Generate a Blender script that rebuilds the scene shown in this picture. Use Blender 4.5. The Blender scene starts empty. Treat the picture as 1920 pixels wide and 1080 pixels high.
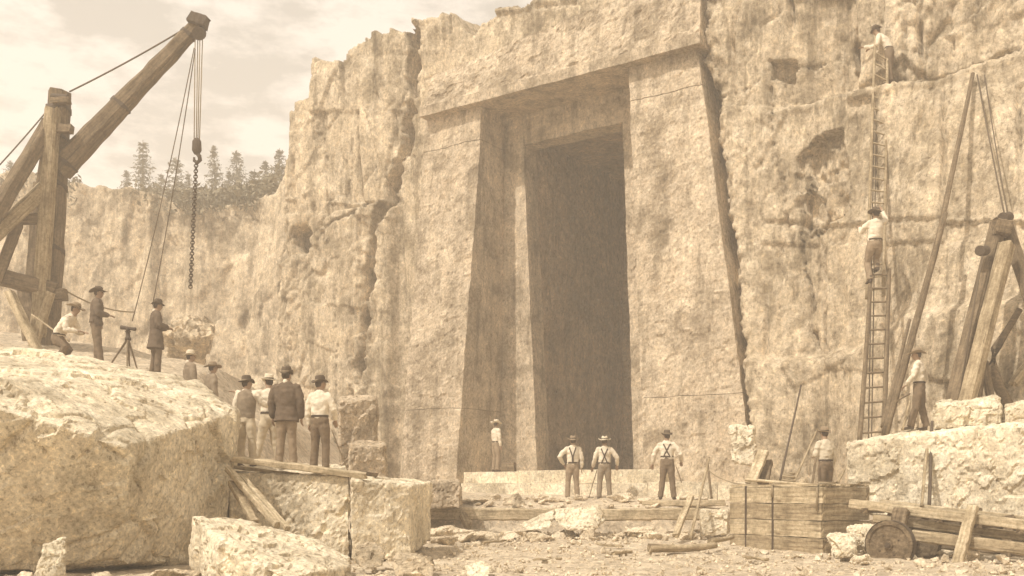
import bpy, bmesh, math, random
import numpy as np
from mathutils import Vector, Matrix, Euler
from mathutils.bvhtree import BVHTree

random.seed(7)
rng = np.random.default_rng(7)
SC = bpy.context.scene
COL = SC.collection

# ------------------------------------------------------------------ camera, sky, sun, exposure
F = 1900.0           # focal length in pixels of the 1920 wide photograph
HZ = 925.0           # row of the horizon
CH = 1.15            # eye height
cam_data = bpy.data.cameras.new('camera')
cam = bpy.data.objects.new('camera', cam_data); COL.objects.link(cam)
cam.location = (0, 0, CH); cam.rotation_euler = (math.radians(90), 0, 0)
cam_data.sensor_width = 36.0; cam_data.lens = 36.0 * F / 1920
cam_data.shift_y = (HZ - 540) / 1920.0
cam_data.clip_end = 2000
SC.camera = cam

SUN = Vector((-0.45, -0.39, 0.803)).normalized()      # towards the sun
SC.view_settings.view_transform = 'Standard'
SC.view_settings.look = 'None'
SC.view_settings.gamma = 1.0
SC.view_settings.use_curve_mapping = False
SC.view_settings.exposure = 0.45

world = bpy.data.worlds.new('World'); SC.world = world; world.use_nodes = True
wn, wl = world.node_tree.nodes, world.node_tree.links
wn.clear()
w_out = wn.new('ShaderNodeOutputWorld'); w_bg = wn.new('ShaderNodeBackground')
sky = wn.new('ShaderNodeTexSky'); sky.sky_type = 'NISHITA'; sky.sun_disc = False
sky.sun_elevation = math.asin(SUN.z); sky.sun_rotation = math.atan2(SUN.x, SUN.y) % (2 * math.pi)
sky.air_density = 1.0; sky.dust_density = 3.0; sky.ozone_density = 1.0
w_bw = wn.new('ShaderNodeRGBToBW')                      # the plate recorded no hue: a single warm tone
wl.new(sky.outputs[0], w_bw.inputs[0])
w_tc = wn.new('ShaderNodeTexCoord')
w_map = wn.new('ShaderNodeMapping'); w_map.inputs['Scale'].default_value = (1, 1, 2.6)
wl.new(w_tc.outputs['Generated'], w_map.inputs['Vector'])
w_n = wn.new('ShaderNodeTexNoise'); w_n.inputs['Scale'].default_value = 6.0
w_n.inputs['Detail'].default_value = 9; w_n.inputs['Roughness'].default_value = 0.62
wl.new(w_map.outputs[0], w_n.inputs['Vector'])
w_r = wn.new('ShaderNodeValToRGB')
w_r.color_ramp.elements[0].position = 0.44; w_r.color_ramp.elements[0].color = (0.62, 0.585, 0.53, 1)
w_r.color_ramp.elements[1].position = 0.54; w_r.color_ramp.elements[1].color = (1.0, 0.92, 0.825, 1)
wl.new(w_n.outputs['Fac'], w_r.inputs[0])
w_mul = wn.new('ShaderNodeVectorMath'); w_mul.operation = 'MULTIPLY'
w_fl = wn.new('ShaderNodeMath'); w_fl.operation = 'ADD'; w_fl.inputs[1].default_value = 5.7   # thin bright overcast veil
wl.new(w_bw.outputs[0], w_fl.inputs[0])
wl.new(w_fl.outputs[0], w_mul.inputs[0]); wl.new(w_r.outputs[0], w_mul.inputs[1])
wl.new(w_mul.outputs[0], w_bg.inputs['Color'])
w_bg.inputs['Strength'].default_value = 0.10
wl.new(w_bg.outputs[0], w_out.inputs[0])

sd = bpy.data.lights.new('sun', 'SUN'); sd.energy = 3.4; sd.angle = math.radians(0.6)
sd.color = (1.0, 0.94, 0.86)
sun = bpy.data.objects.new('sun', sd); COL.objects.link(sun)
sun.rotation_euler = SUN.to_track_quat('Z', 'Y').to_euler(); sun.location = (-20, -10, 40)

HAZE = 0.0056
SC.cycles.max_bounces = 6; SC.cycles.diffuse_bounces = 4; SC.cycles.volume_bounces = 1

# ------------------------------------------------------------------ small helpers
def P(u, v, d):
    return Vector(((u - 960) / F * d, d, CH + (HZ - v) / F * d))

def tag(o, label=None, cat=None, group=None, kind=None):
    if label: o['label'] = label
    if cat: o['category'] = cat
    if group: o['group'] = group
    if kind: o['kind'] = kind
    return o

def mesh_obj(name, verts, faces, mat, parent=None, smooth=False, mats=None):
    me = bpy.data.meshes.new(name)
    me.from_pydata([tuple(v) for v in verts] if not isinstance(verts, np.ndarray) else verts.tolist(), [], faces if not isinstance(faces, np.ndarray) else faces.tolist())
    if mat: me.materials.append(mat)
    if mats:
        for m in mats: me.materials.append(m)
    if smooth: me.polygons.foreach_set('use_smooth', [True] * len(me.polygons))
    me.update()
    o = bpy.data.objects.new(name, me); COL.objects.link(o)
    if parent: o.parent = parent
    return o

def empty(name, loc, rz=0.0, label=None, cat=None, group=None):
    o = bpy.data.objects.new(name, None); COL.objects.link(o)
    o.location = loc; o.rotation_euler = (0, 0, rz); o.empty_display_size = 0.2
    return tag(o, label, cat, group)

def inst(o, name=None, parent=None):
    c = o.copy(); COL.objects.link(c)
    if name: c.name = name
    c.parent = parent
    return c

def copy_tree(o, parent=None):
    c = o.copy(); COL.objects.link(c); c.parent = parent
    for ch in [x for x in bpy.data.objects if x.parent == o]: copy_tree(ch, c)
    return c

# ------------------------------------------------------------------ noise in numpy
def _h(ix, iy, iz, seed):
    n = (ix.astype(np.int64) * 73856093) ^ (iy.astype(np.int64) * 19349663) ^ (iz.astype(np.int64) * 83492791) ^ (seed * 2654435)
    n = n & 0xFFFFFFFF
    n = ((n ^ (n >> 15)) * 2246822519) & 0xFFFFFFFF
    n = ((n ^ (n >> 13)) * 3266489917) & 0xFFFFFFFF
    n = n ^ (n >> 16)
    return (n & 0xFFFFFF) / float(0xFFFFFF)

def vnoise(p, seed=0):
    i = np.floor(p).astype(np.int64); f = p - i; f = f * f * (3 - 2 * f)
    r = 0
    for dx in (0, 1):
        wx = f[:, 0] if dx else 1 - f[:, 0]
        for dy in (0, 1):
            wy = f[:, 1] if dy else 1 - f[:, 1]
            for dz in (0, 1):
                wz = f[:, 2] if dz else 1 - f[:, 2]
                r = r + wx * wy * wz * _h(i[:, 0] + dx, i[:, 1] + dy, i[:, 2] + dz, seed)
    return r * 2 - 1

def fbm(p, octs=5, seed=0, rough=0.5):
    a, r, t = 1.0, 0, 0
    for k in range(octs):
        r = r + a * vnoise(p * (2.03 ** k) + 17.3 * k, seed + k); t += a; a *= rough
    return r / t

def facets(p, size, seed=0, tilt=0.3):
    """broken rock: every Voronoi cell is its own tilted plane"""
    q = p / np.asarray(size)
    i = np.floor(q).astype(np.int64)
    best = np.full(len(q), 1e9); val = np.zeros(len(q))
    for dx in (-1, 0, 1):
        for dy in (-1, 0, 1):
            for dz in (-1, 0, 1):
                c = i + np.array([dx, dy, dz])
                h = [_h(c[:, 0], c[:, 1], c[:, 2], seed + 31 * k) for k in range(7)]
                ctr = c + np.stack(h[:3], 1)
                dv = q - ctr
                d = (dv ** 2).sum(1)
                v = (h[3] - 0.5) + tilt * ((h[4] - .5) * dv[:, 0] + (h[5] - .5) * dv[:, 1] + (h[6] - .5) * dv[:, 2]) * 4
                m = d < best
                best[m] = d[m]; val[m] = v[m]
    return val

def joints(p, size, width, seed=0):
    """1 on the seams between Voronoi cells, 0 inside"""
    q = p / np.asarray(size); i = np.floor(q).astype(np.int64)
    b1 = np.full(len(q), 1e9); b2 = np.full(len(q), 1e9)
    for dx in (-1, 0, 1):
        for dy in (-1, 0, 1):
            for dz in (-1, 0, 1):
                c = i + np.array([dx, dy, dz])
                ctr = c + np.stack([_h(c[:, 0], c[:, 1], c[:, 2], seed + 31 * k) for k in range(3)], 1)
                d = ((q - ctr) ** 2).sum(1)
                m = d < b1
                b2 = np.where(m, b1, np.minimum(b2, d)); b1 = np.where(m, d, b1)
    return np.exp(-((np.sqrt(b2) - np.sqrt(b1)) / width) ** 2)

def panels(s, z, w, h, seed):
    """staggered quarried panels: offset of each panel and closeness to its edges"""
    r = np.floor(z / h); zero = r * 0
    hr = h * 0.35 * (_h(r, zero, zero, seed) - .5)
    zz = z - hr; r = np.floor(zz / h)
    so = s + w * 3 * _h(r, zero, zero, seed + 1); c = np.floor(so / w)
    v = _h(c, r, zero, seed + 2) - .5; tz = _h(c, r, zero, seed + 3) - .5; ts = _h(c, r, zero, seed + 4) - .5
    fs = so / w - c; fz = zz / h - r
    es = np.minimum(fs, 1 - fs) * w; ez = np.minimum(fz, 1 - fz) * h
    return v + 0.5 * tz * (fz - .5) + 0.5 * ts * (fs - .5), es, ez

def sstep(a, b, x):
    t = np.clip((x - a) / (b - a), 0, 1); return t * t * (3 - 2 * t)

# ------------------------------------------------------------------ materials
def new_mat(name):
    m = bpy.data.materials.new(name); m.use_nodes = True
    nt = m.node_tree; nt.nodes.clear()
    o = nt.nodes.new('ShaderNodeOutputMaterial'); b = nt.nodes.new('ShaderNodeBsdfPrincipled')
    nt.links.new(b.outputs[0], o.inputs[0])
    b.inputs['Roughness'].default_value = 0.9
    b.inputs['Specular IOR Level'].default_value = 0.15
    return m, nt, b

def tex_noise(nt, vec, scale, detail=6, rough=0.6):
    n = nt.nodes.new('ShaderNodeTexNoise'); n.inputs['Scale'].default_value = scale
    n.inputs['Detail'].default_value = detail; n.inputs['Roughness'].default_value = rough
    nt.links.new(vec, n.inputs['Vector']); return n.outputs['Fac']

def ramp(nt, fac, stops):
    r = nt.nodes.new('ShaderNodeValToRGB'); nt.links.new(fac, r.inputs[0])
    while len(r.color_ramp.elements) < len(stops): r.color_ramp.elements.new(0.5)
    for e, (p, c) in zip(r.color_ramp.elements, stops):
        e.position = p; e.color = (c[0], c[1], c[2], 1) if hasattr(c, '__len__') else (c, c, c, 1)
    return r.outputs[0]

def mix(nt, a, b, fac, mode='MIX'):
    m = nt.nodes.new('ShaderNodeMix'); m.data_type = 'RGBA'; m.blend_type = mode
    for s, val in ((m.inputs[6], a), (m.inputs[7], b)):
        if hasattr(val, 'is_linked') or hasattr(val, 'links'): nt.links.new(val, s)
        else: s.default_value = (*val, 1)
    if isinstance(fac, (int, float)): m.inputs[0].default_value = fac
    else: nt.links.new(fac, m.inputs[0])
    return m.outputs[2]

def coords(nt, kind='Object', scale=(1, 1, 1), rot=(0, 0, 0)):
    t = nt.nodes.new('ShaderNodeTexCoord'); mp = nt.nodes.new('ShaderNodeMapping')
    mp.inputs['Scale'].default_value = scale; mp.inputs['Rotation'].default_value = rot
    nt.links.new(t.outputs[kind], mp.inputs['Vector']); return mp.outputs[0]

def world_pos(nt):
    g = nt.nodes.new('ShaderNodeNewGeometry'); return g.outputs['Position']

def bump(nt, b, height, dist, strength=1.0, prev=None):
    n = nt.nodes.new('ShaderNodeBump'); n.inputs['Distance'].default_value = dist; n.inputs['Strength'].default_value = strength
    nt.links.new(height, n.inputs['Height'])
    if prev is not None: nt.links.new(prev, n.inputs['Normal'])
    nt.links.new(n.outputs[0], b.inputs['Normal']); return n.outputs[0]

def rock_material(name, base, dark, light, grain=14.0, streak=0.5, bumpd=0.06):
    m, nt, b = new_mat(name)
    pos = world_pos(nt)
    big = tex_noise(nt, pos, 0.55, 5, 0.6)
    med = tex_noise(nt, pos, 3.0, 6, 0.65)
    fine = tex_noise(nt, pos, grain, 8, 0.75)
    mp = nt.nodes.new('ShaderNodeMapping'); mp.inputs['Scale'].default_value = (1, 1, 0.13)
    nt.links.new(pos, mp.inputs['Vector'])
    st = tex_noise(nt, mp.outputs[0], 2.2, 6, 0.65)
    c = mix(nt, ramp(nt, big, [(0.3, dark), (0.55, base), (0.75, light)]), ramp(nt, med, [(0.38, dark), (0.5, base), (0.62, light)]), 0.42)
    c = mix(nt, c, ramp(nt, st, [(0.38, (0.46, 0.44, 0.40)), (0.47, (0.92, 0.92, 0.92)), (0.56, (1, 1, 1)), (0.64, (1.18, 1.17, 1.15))]), streak, 'MULTIPLY')
    bl = tex_noise(nt, pos, 0.8, 7, 0.7)
    c = mix(nt, c, ramp(nt, bl, [(0.38, (0.60, 0.58, 0.54)), (0.49, (1, 1, 1)), (0.62, (1.16, 1.15, 1.13))]), 0.35 + streak, 'MULTIPLY')
    c = mix(nt, c, ramp(nt, fine, [(0.38, (0.50, 0.48, 0.45)), (0.50, (1, 1, 1)), (0.62, (1.45, 1.43, 1.38))]), 0.55, 'MULTIPLY')
    # hard-edged pits and bright chips of broken crystal
    mp2 = nt.nodes.new('ShaderNodeMapping'); mp2.inputs['Scale'].default_value = (1, 1, 0.62); mp2.inputs['Rotation'].default_value = (0.2, 0.35, 0.1)
    nt.links.new(pos, mp2.inputs['Vector'])
    pits = tex_noise(nt, mp2.outputs[0], grain * 0.75, 5, 0.8)
    c = mix(nt, c, ramp(nt, pits, [(0.395, (0.42, 0.39, 0.35)), (0.43, (0.93, 0.93, 0.93)), (0.57, (1, 1, 1)), (0.61, (1.45, 1.42, 1.36))]), 0.75, 'MULTIPLY')
    nt.links.new(c, b.inputs['Base Color'])
    n1 = bump(nt, b, st, bumpd * 0.9, 0.7)
    bump(nt, b, fine, bumpd, 0.9, n1)
    return m

ROCK = rock_material('quarry_rock', (0.50, 0.405, 0.28), (0.33, 0.26, 0.17), (0.64, 0.54, 0.40), 11, 0.75, 0.045)
DRESSED = rock_material('dressed_stone', (0.47, 0.38, 0.27), (0.34, 0.265, 0.18), (0.58, 0.485, 0.36), 13, 0.62, 0.022)
BOULD = rock_material('boulder_stone', (0.69, 0.60, 0.44), (0.51, 0.425, 0.30), (0.84, 0.76, 0.60), 17, 0.25, 0.022)
RUBBLE = rock_material('rubble_stone', (0.62, 0.52, 0.375), (0.42, 0.335, 0.225), (0.76, 0.66, 0.50), 22, 0.0, 0.02)
GROUND = rock_material('dusty_ground', (0.54, 0.445, 0.32), (0.38, 0.30, 0.205), (0.66, 0.56, 0.42), 9, 0.0, 0.05)
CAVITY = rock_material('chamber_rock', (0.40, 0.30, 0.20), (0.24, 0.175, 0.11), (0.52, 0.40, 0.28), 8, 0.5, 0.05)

def wood_material(name, base, dark, light):
    m, nt, b = new_mat(name)
    v = coords(nt, 'Object', (0.8, 9, 9))
    g = tex_noise(nt, v, 2.0, 8, 0.65)
    v2 = coords(nt, 'Object', (1, 1, 1)); blotch = tex_noise(nt, v2, 2.6, 5, 0.6)
    c = mix(nt, ramp(nt, g, [(0.32, dark), (0.5, base), (0.68, light)]), ramp(nt, blotch, [(0.35, (0.62, 0.6, 0.56)), (0.6, (1.1, 1.1, 1.1))]), 0.7, 'MULTIPLY')
    v3_ = coords(nt, 'Object', (0.35, 9, 9)); sp = tex_noise(nt, v3_, 1.6, 3, 0.5)
    c = mix(nt, c, ramp(nt, sp, [(0.345, (0.35, 0.33, 0.30)), (0.365, (1, 1, 1))]), 0.5, 'MULTIPLY')
    vo = nt.nodes.new('ShaderNodeTexVoronoi'); vo.inputs['Scale'].default_value = 1.0
    nt.links.new(coords(nt, 'Object', (1.3, 5, 5)), vo.inputs['Vector'])
    c = mix(nt, c, ramp(nt, vo.outputs['Distance'], [(0.06, (0.35, 0.3, 0.26)), (0.12, (1, 1, 1))]), 0.7, 'MULTIPLY')
    dirt = tex_noise(nt, coords(nt, 'Object', (3, 3, 3)), 5.0, 6, 0.75)
    c = mix(nt, c, ramp(nt, dirt, [(0.4, (0.6, 0.57, 0.52)), (0.52, (1, 1, 1)), (0.65, (1.25, 1.22, 1.18))]), 0.7, 'MULTIPLY')
    nt.links.new(c, b.inputs['Base Color']); bump(nt, b, g, 0.02, 0.8)
    return m
WOOD = wood_material('weathered_wood', (0.34, 0.265, 0.165), (0.20, 0.15, 0.09), (0.48, 0.39, 0.26))
WOODL = wood_material('pale_planks', (0.46, 0.37, 0.24), (0.28, 0.215, 0.13), (0.62, 0.52, 0.36))
WOODD = wood_material('dark_timber', (0.175, 0.128, 0.078), (0.10, 0.072, 0.043), (0.25, 0.19, 0.12))

def plain(name, col, var=0.25, scale=18, rough=0.9, bumpd=0.004, metal=0.0):
    m, nt, b = new_mat(name)
    v = coords(nt, 'Object'); n = tex_noise(nt, v, scale, 6, 0.7)
    lo = tuple(c * (1 - var) for c in col); hi = tuple(min(1, c * (1 + var)) for c in col)
    nt.links.new(ramp(nt, n, [(0.3, lo), (0.7, hi)]), b.inputs['Base Color'])
    b.inputs['Roughness'].default_value = rough; b.inputs['Metallic'].default_value = metal
    bump(nt, b, n, bumpd, 0.6)
    return m
IRON = plain('rusty_iron', (0.085, 0.062, 0.042), 0.4, 30, 0.7)
ROPE = plain('hemp_rope', (0.30, 0.235, 0.15), 0.3, 60)
ROPED = plain('tarred_rope', (0.11, 0.083, 0.055), 0.3, 60)
SKIN = plain('skin', (0.33, 0.22, 0.145), 0.12, 20, 0.6, 0.001)
HAIR = plain('hair', (0.07, 0.05, 0.035), 0.3, 80)
SHIRT = plain('pale_shirt', (0.68, 0.59, 0.45), 0.24, 7, 0.95, 0.01)
SHIRT2 = plain('cream_shirt', (0.58, 0.50, 0.37), 0.16, 9, 0.95, 0.01)
SHIRTG = plain('grey_shirt', (0.34, 0.275, 0.19), 0.2, 9, 0.95, 0.01)
TROUS = plain('brown_trousers', (0.165, 0.118, 0.074), 0.3, 8, 0.95, 0.012)
TROUSL = plain('dusty_trousers', (0.27, 0.20, 0.13), 0.3, 7, 0.95, 0.012)
TROUSP = plain('pale_work_trousers', (0.52, 0.43, 0.30), 0.2, 7, 0.95, 0.012)
COAT = plain('dark_coat', (0.125, 0.09, 0.06), 0.3, 8, 0.95, 0.012)
COATG = plain('grey_coat', (0.24, 0.185, 0.125), 0.3, 8, 0.95, 0.012)
BOOT = plain('boot_leather', (0.075, 0.053, 0.035), 0.3, 20, 0.8)
FELT = plain('dark_felt', (0.10, 0.073, 0.048), 0.25, 20)
FELTL = plain('pale_straw', (0.60, 0.51, 0.37), 0.15, 40)
FELTM = plain('tan_felt', (0.26, 0.195, 0.125), 0.25, 20)
BAND = plain('braces_cloth', (0.06, 0.043, 0.03), 0.2, 30)
EYEM = plain('eye_dark', (0.03, 0.02, 0.015), 0.1, 5)
NEEDLE = plain('pine_needles', (0.15, 0.13, 0.085), 0.3, 3)
BARK = plain('pine_bark', (0.13, 0.10, 0.065), 0.3, 6)
SHRUB = plain('rim_scrub_leaves', (0.19, 0.16, 0.105), 0.4, 3)

# ------------------------------------------------------------------ the cliff plane
EX, EY = 0.831, -0.556          # along the face, towards the right and nearer
NX, NY = -0.556, -0.831         # out of the face
D0 = 35.0
def W(s, o, z):                  # wall coordinates -> world (arrays or scalars)
    return EX * s + NX * o, D0 + EY * s + NY * o, z
def SZ(u, v, o=0.0):
    q = (u - 960) / F
    s = (q * (D0 + NY * o) - NX * o) / (EX - EY * q)
    y = D0 + EY * s + NY * o
    return s, CH + (HZ - v) / F * y

def poly_dist(s, z, pts):
    """distance of points to a polyline, and the fraction run along it"""
    best = np.full(len(s), 1e9); tt = np.zeros(len(s)); side = np.zeros(len(s))
    n = len(pts) - 1
    for k in range(n):
        a = np.array(pts[k]); b = np.array(pts[k + 1]); ab = b - a
        t = np.clip(((s - a[0]) * ab[0] + (z - a[1]) * ab[1]) / (ab @ ab), 0, 1)
        dx = s - a[0] - t * ab[0]; dz = z - a[1] - t * ab[1]
        d = np.hypot(dx, dz); m = d < best
        best[m] = d[m]; tt[m] = (k + t[m]) / n
        side[m] = (dx * ab[1] - dz * ab[0])[m]
    return best, tt, np.sign(side)

crackR_px = [(1300, -160), (1312, 90), (1330, 200), (1352, 380), (1378, 560), (1396, 700), (1412, 800), (1420, 880)]
crackR = [SZ(*p) for p in crackR_px]
crackL = [SZ(*p) for p in [(778, 60), (772, 180), (758, 270), (742, 330), (735, 380), (712, 440), (708, 520), (696, 600), (688, 720), (700, 800), (705, 900)]]
crackR_z = np.array([p[1] for p in crackR])[::-1]; crackR_s = np.array([p[0] for p in crackR])[::-1]

def bulge(s, z):
    sc = np.interp(z, crackR_z, crackR_s)
    r = sstep(0.3, 6.2, s - sc) + 0.12 * np.clip(s - sc - 5, 0, 20)
    B = np.interp(z, [0, 2, 8, 12, 20], [3.4, 3.1, 1.7, 0.9, 0.6])
    jf = 1.35 - 1.2 * np.clip((z - 1.2) / 13.0, 0, 1)
    return np.maximum(r * B, jf * (1 - sstep(0.5, 5.5, s - sc)) * sstep(0.26, 0.50, s - sc + 0.26 * fbm(np.stack([s * 2.0, s * 0, z * 2.0], 1), 5, 77, .65)))

L1 = [SZ(1425, 212, .2), SZ(1560, 178, .5), SZ(1640, 168, .7), SZ(1760, 150, .9), SZ(1835, 122, 1.0), SZ(1925, 106, 1.1), SZ(2100, 60, 1.1)]
L1s = np.array([p[0] for p in L1]); L1z = np.array([p[1] for p in L1])
L2 = [SZ(1405, 690, .6), SZ(1500, 672, 1.0), SZ(1600, 662, 1.8), SZ(1700, 600, 2)]
L2s = np.array([p[0] for p in L2]); L2z = np.array([p[1] for p in L2])

TOP = [SZ(*p) for p in [(520, 300), (543, 293), (545, 200), (586, 182), (590, 118), (668, 92), (690, 66), (770, 70), (776, 42), (850, 30), (872, 62), (890, 60), (900, 34), (935, 12), (985, 6), (1000, -30), (1100, -120), (2400, -400)]]
TOPs = np.array([p[0] for p in TOP]); TOPz = np.array([p[1] for p in TOP])

def ridge(s, z, px, w, depth, jag=0.12, seed=5, o=0.0):
    if w < 0.11: w = w * 0.62; depth = depth * 0.75; jag = jag * 1.8
    pts = [SZ(a, b, o) for a, b in px]
    q = np.stack([s * 1.7, z * 1.7, np.zeros_like(s)], 1)
    js = s + jag * 1.3 * fbm(q, 5, seed, .65); jz = z + jag * 1.3 * fbm(q + 9, 5, seed + 1, .65)
    d, t, sd = poly_dist(js, jz, pts)
    wv = w * (0.70 + 0.65 * vnoise(np.stack([s * 2, z * 2, s * 0 + seed], 1), seed))
    return -depth * np.exp(-(d / wv) ** 4), d, sd

def in_poly(s, z, px, o=0.0):
    pts = [SZ(a, b, o) for a, b in px]; inside = np.zeros(len(s), bool)
    j = len(pts) - 1
    for i in range(len(pts)):
        (xi, yi), (xj, yj) = pts[i], pts[j]
        c = ((yi > z) != (yj > z)) & (s < (xj - xi) * (z - yi) / (yj - yi + 1e-12) + xi)
        inside ^= c; j = i
    return inside

def cliff_off(s, z):
    p3 = np.stack([s, z * 0 + 3.0, z], 1)
    o = bulge(s, z)
    # general broken relief; calmer round the portal
    sL = np.interp(z, [0, 16], [SZ(745, 900)[0], SZ(790, 215)[0]])
    sc = np.interp(z, crackR_z, crackR_s)
    lint_top = np.interp(s, [SZ(770, 170)[0], SZ(1320, -40)[0]], [SZ(770, 170)[1], SZ(1320, -40)[1]])
    calm = sstep(sL - 2.2, sL + 0.3, s) * (1 - sstep(sc - 0.2, sc + 0.5, s)) * (1 - sstep(lint_top, lint_top + 2.0, z))
    amp = 1 - 0.85 * calm
    warp = 0.16 * np.stack([fbm(p3 * 0.8, 3, 60), fbm(p3 * 0.8, 3, 64), fbm(p3 * 0.8, 3, 68)], 1)
    pw = p3 + warp
    rough_m = sstep(0.02, 0.30, fbm(p3 * 0.28, 3, 130)) * 0.9 + 0.10
    pj = p3 + 0.06 * np.stack([fbm(p3 * 2.5, 3, 61), fbm(p3 * 2.5, 3, 62), fbm(p3 * 2.5, 3, 63)], 1)
    wj = 0.10 * fbm(p3 * 1.1, 5, 160, .6)
    big, es, ez = panels(s + wj + 0.05 * z, z + wj + 0.20 * s, 1.75, 3.6, 161)
    big = 0.62 * big + 0.38 * facets(pj, (2.2, 2.2, 4.2), 6, 0.10)
    med = facets(pj + 5, (0.62, 0.62, 2.1), 11, 0.14)
    sm = facets(pj + 9, (0.34, 0.34, 0.55), 23, 0.35) * rough_m
    jm = sstep(-0.1, 0.25, fbm(p3 * 0.5 + 4, 3, 140))
    jt = np.exp(-(es / 0.045) ** 2) * jm * 0.30 + np.exp(-(ez / 0.04) ** 2) * jm * sstep(-.1, .3, fbm(p3 * 0.9, 3, 166)) * 0.03 + joints(pj + 5, (0.62, 0.62, 2.1), 0.05, 11) * sstep(0.0, 0.3, fbm(p3 * 0.6 + 8, 3, 144)) * 0.08
    bed = np.exp(-(np.abs(((z + 0.10 * s + 0.5 * fbm(p3 * 0.25, 3, 150)) % 2.7) - 1.35) / 0.05) ** 2) * sstep(0.0, 0.2, fbm(p3 * 0.45 + 20, 3, 154)) * 0.02
    amp = amp * (1 + 0.9 * sstep(L1s[0], L1s[0] + 3, s) * sstep(0, 1.0, z - np.interp(s, L1s, L1z)))
    o = o - amp * (jt + bed)
    o = o + amp * (0.34 * big + 0.06 * med + 0.12 * sm + 0.02 * facets(p3 + 3, (0.16, 0.16, 0.3), 29, 0.4) + 0.30 * fbm(p3 * 0.22, 2, 40) + 0.035 * fbm(p3 * 2.2, 5, 44, 0.62))
    # vertical drill / quarrying flutes
    o = o + amp * 0.075 * fbm(np.stack([s * 3.2, s * 0, z * 0.16], 1), 4, 71, .6) + 0.3 * amp * 0.05 * np.abs(np.sin(s * 9 + 2 * fbm(p3 * .3, 2, 75)))
    # cracks and ledges seen in the photograph
    g, d, sd = ridge(s, z, [(778, 60), (772, 180), (758, 270), (742, 330), (735, 380), (712, 440), (708, 520), (696, 600), (688, 720)], 0.23, 1.7, 0.16, 5)
    o = o + np.exp(-(d / 0.45) ** 2) * 0.25 * facets(p3 + 37, (.3, .3, .5), 135, 0.5)
    o = o + g * (0.85 + 0.3 * vnoise(np.stack([s, z * 0.9, s * 0], 1), 8))
    g, d, sd = ridge(s, z, crackR_px, 0.24, 1.2, 0.20, 9); o = o + g
    near = np.exp(-(d / 0.5) ** 2)
    o = o + near * (0.30 * facets(p3 + 31, (.28, .28, .45), 131, 0.5) + 0.16 * fbm(p3 * 3.5, 4, 133))
    g, d, sd = ridge(s, z, [(700, 780), (706, 830)], 0.22, 0.6, 0.1, 12); o = o + g
    # ledge running from the cavity up to the left crack: rock below stands proud
    lz = np.interp(s, *zip(*[SZ(500, 520), SZ(560, 480), SZ(640, 400), SZ(745, 372)]))
    lm = (1 - sstep(SZ(735, 380)[0], SZ(752, 380)[0], s))
    o = o + 0.45 * lm * (1 - sstep(lz - 0.10, lz + 0.05, z + 0.15 * fbm(p3 * 1.4, 3, 90)))
    # cavity
    cs, cz = SZ(572, 452)
    dd = np.hypot((s - cs) / 0.62, (z - cz + 0.25 * (s - cs)) / 0.62) + 0.35 * fbm(p3 * 2.2, 3, 95)
    o = o - 2.6 * (1 - sstep(0.75, 1.0, dd))
    # right hand: upper ledge set back, the lower bench standing out
    lz = np.interp(s, L1s, L1z) + 0.16 * fbm(p3 * 1.6, 5, 101, .65)
    o = o - 1.35 * sstep(L1s[0] - 0.2, L1s[0] + 2.5, s) * sstep(lz, lz + 0.10, z) + 0.05 * sstep(L1s[0] - 0.2, L1s[0] + 1.5, s) * sstep(lz - 0.20, lz - 0.15, z) * (1 - sstep(lz, lz + 0.1, z))
    lz = np.interp(s, L2s, L2z) + 0.22 * fbm(p3 * 1.0, 3, 104)
    o = o + 0.40 * sstep(L2s[0] - 0.1, L2s[0] + 0.4, s) * (1 - sstep(lz - 0.06, lz + 0.22, z))
    # broken hollow
    h = in_poly(s + 0.25 * fbm(p3 * 1.5, 3, 110), z + 0.25 * fbm(p3 * 1.5, 3, 112), [(1478, 290), (1520, 250), (1575, 230), (1590, 300), (1600, 400), (1545, 430), (1500, 445), (1488, 370)], 0.8)
    o = o - h * (0.20 + 0.55 * (facets(p3 + 3, (0.55, 0.55, 0.8), 120, 0.4) + 0.35) + 0.12 * facets(p3 + 5, (0.22, 0.22, 0.3), 124, 0.4))
    h = in_poly(s + 0.15 * fbm(p3 * 1.5, 3, 113), z, [(1585, 60), (1605, 70), (1602, 128), (1588, 126)], 0)
    o = o - h * 0.7
    h = in_poly(s + 0.2 * fbm(p3 * 1.5, 3, 115), z, [(1440, 110), (1480, 105), (1478, 150), (1445, 140)], 0)
    o = o - h * 0.5
    for px, w, dp, sd_ in (([(1492, 430), (1505, 500), (1518, 580), (1532, 655)], 0.085, 0.5, 31), ([(1440, 160), (1455, 290), (1472, 330), (1490, 440)], 0.07, 0.3, 33),
                       ([(1340, 190), (1440, 150), (1580, 80)], 0.05, 0.22, 35),
                       ([(1488, 440), (1530, 430), (1585, 404)], 0.06, 0.25, 39), ([(1250, 580), (1330, 572)], 0.045, 0.15, 41),
                       ([(560, 480), (600, 462), (640, 420), (745, 372)], 0.06, 0.3, 43), ([(640, 560), (652, 640), (650, 730)], 0.05, 0.2, 45),
                       ([(800, 150), (900, 122), (1000, 92), (1120, 62), (1270, 30)], 0.04, 0.16, 47), ([(660, 230), (664, 300), (650, 360)], 0.05, 0.3, 49),
                       ([(520, 360), (500, 470), (505, 600)], 0.10, 0.4, 53),
                       ([(1700, 130), (1800, 100), (1900, 60)], 0.06, 0.3, 57), ([(600, 200), (612, 300)], 0.06, 0.2, 59)):
        g, d, q_ = ridge(s, z, px, w, dp, 0.09, sd_, 0.0 if px[0][0] < 1450 else 0.8); o = o + g
    return o

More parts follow.
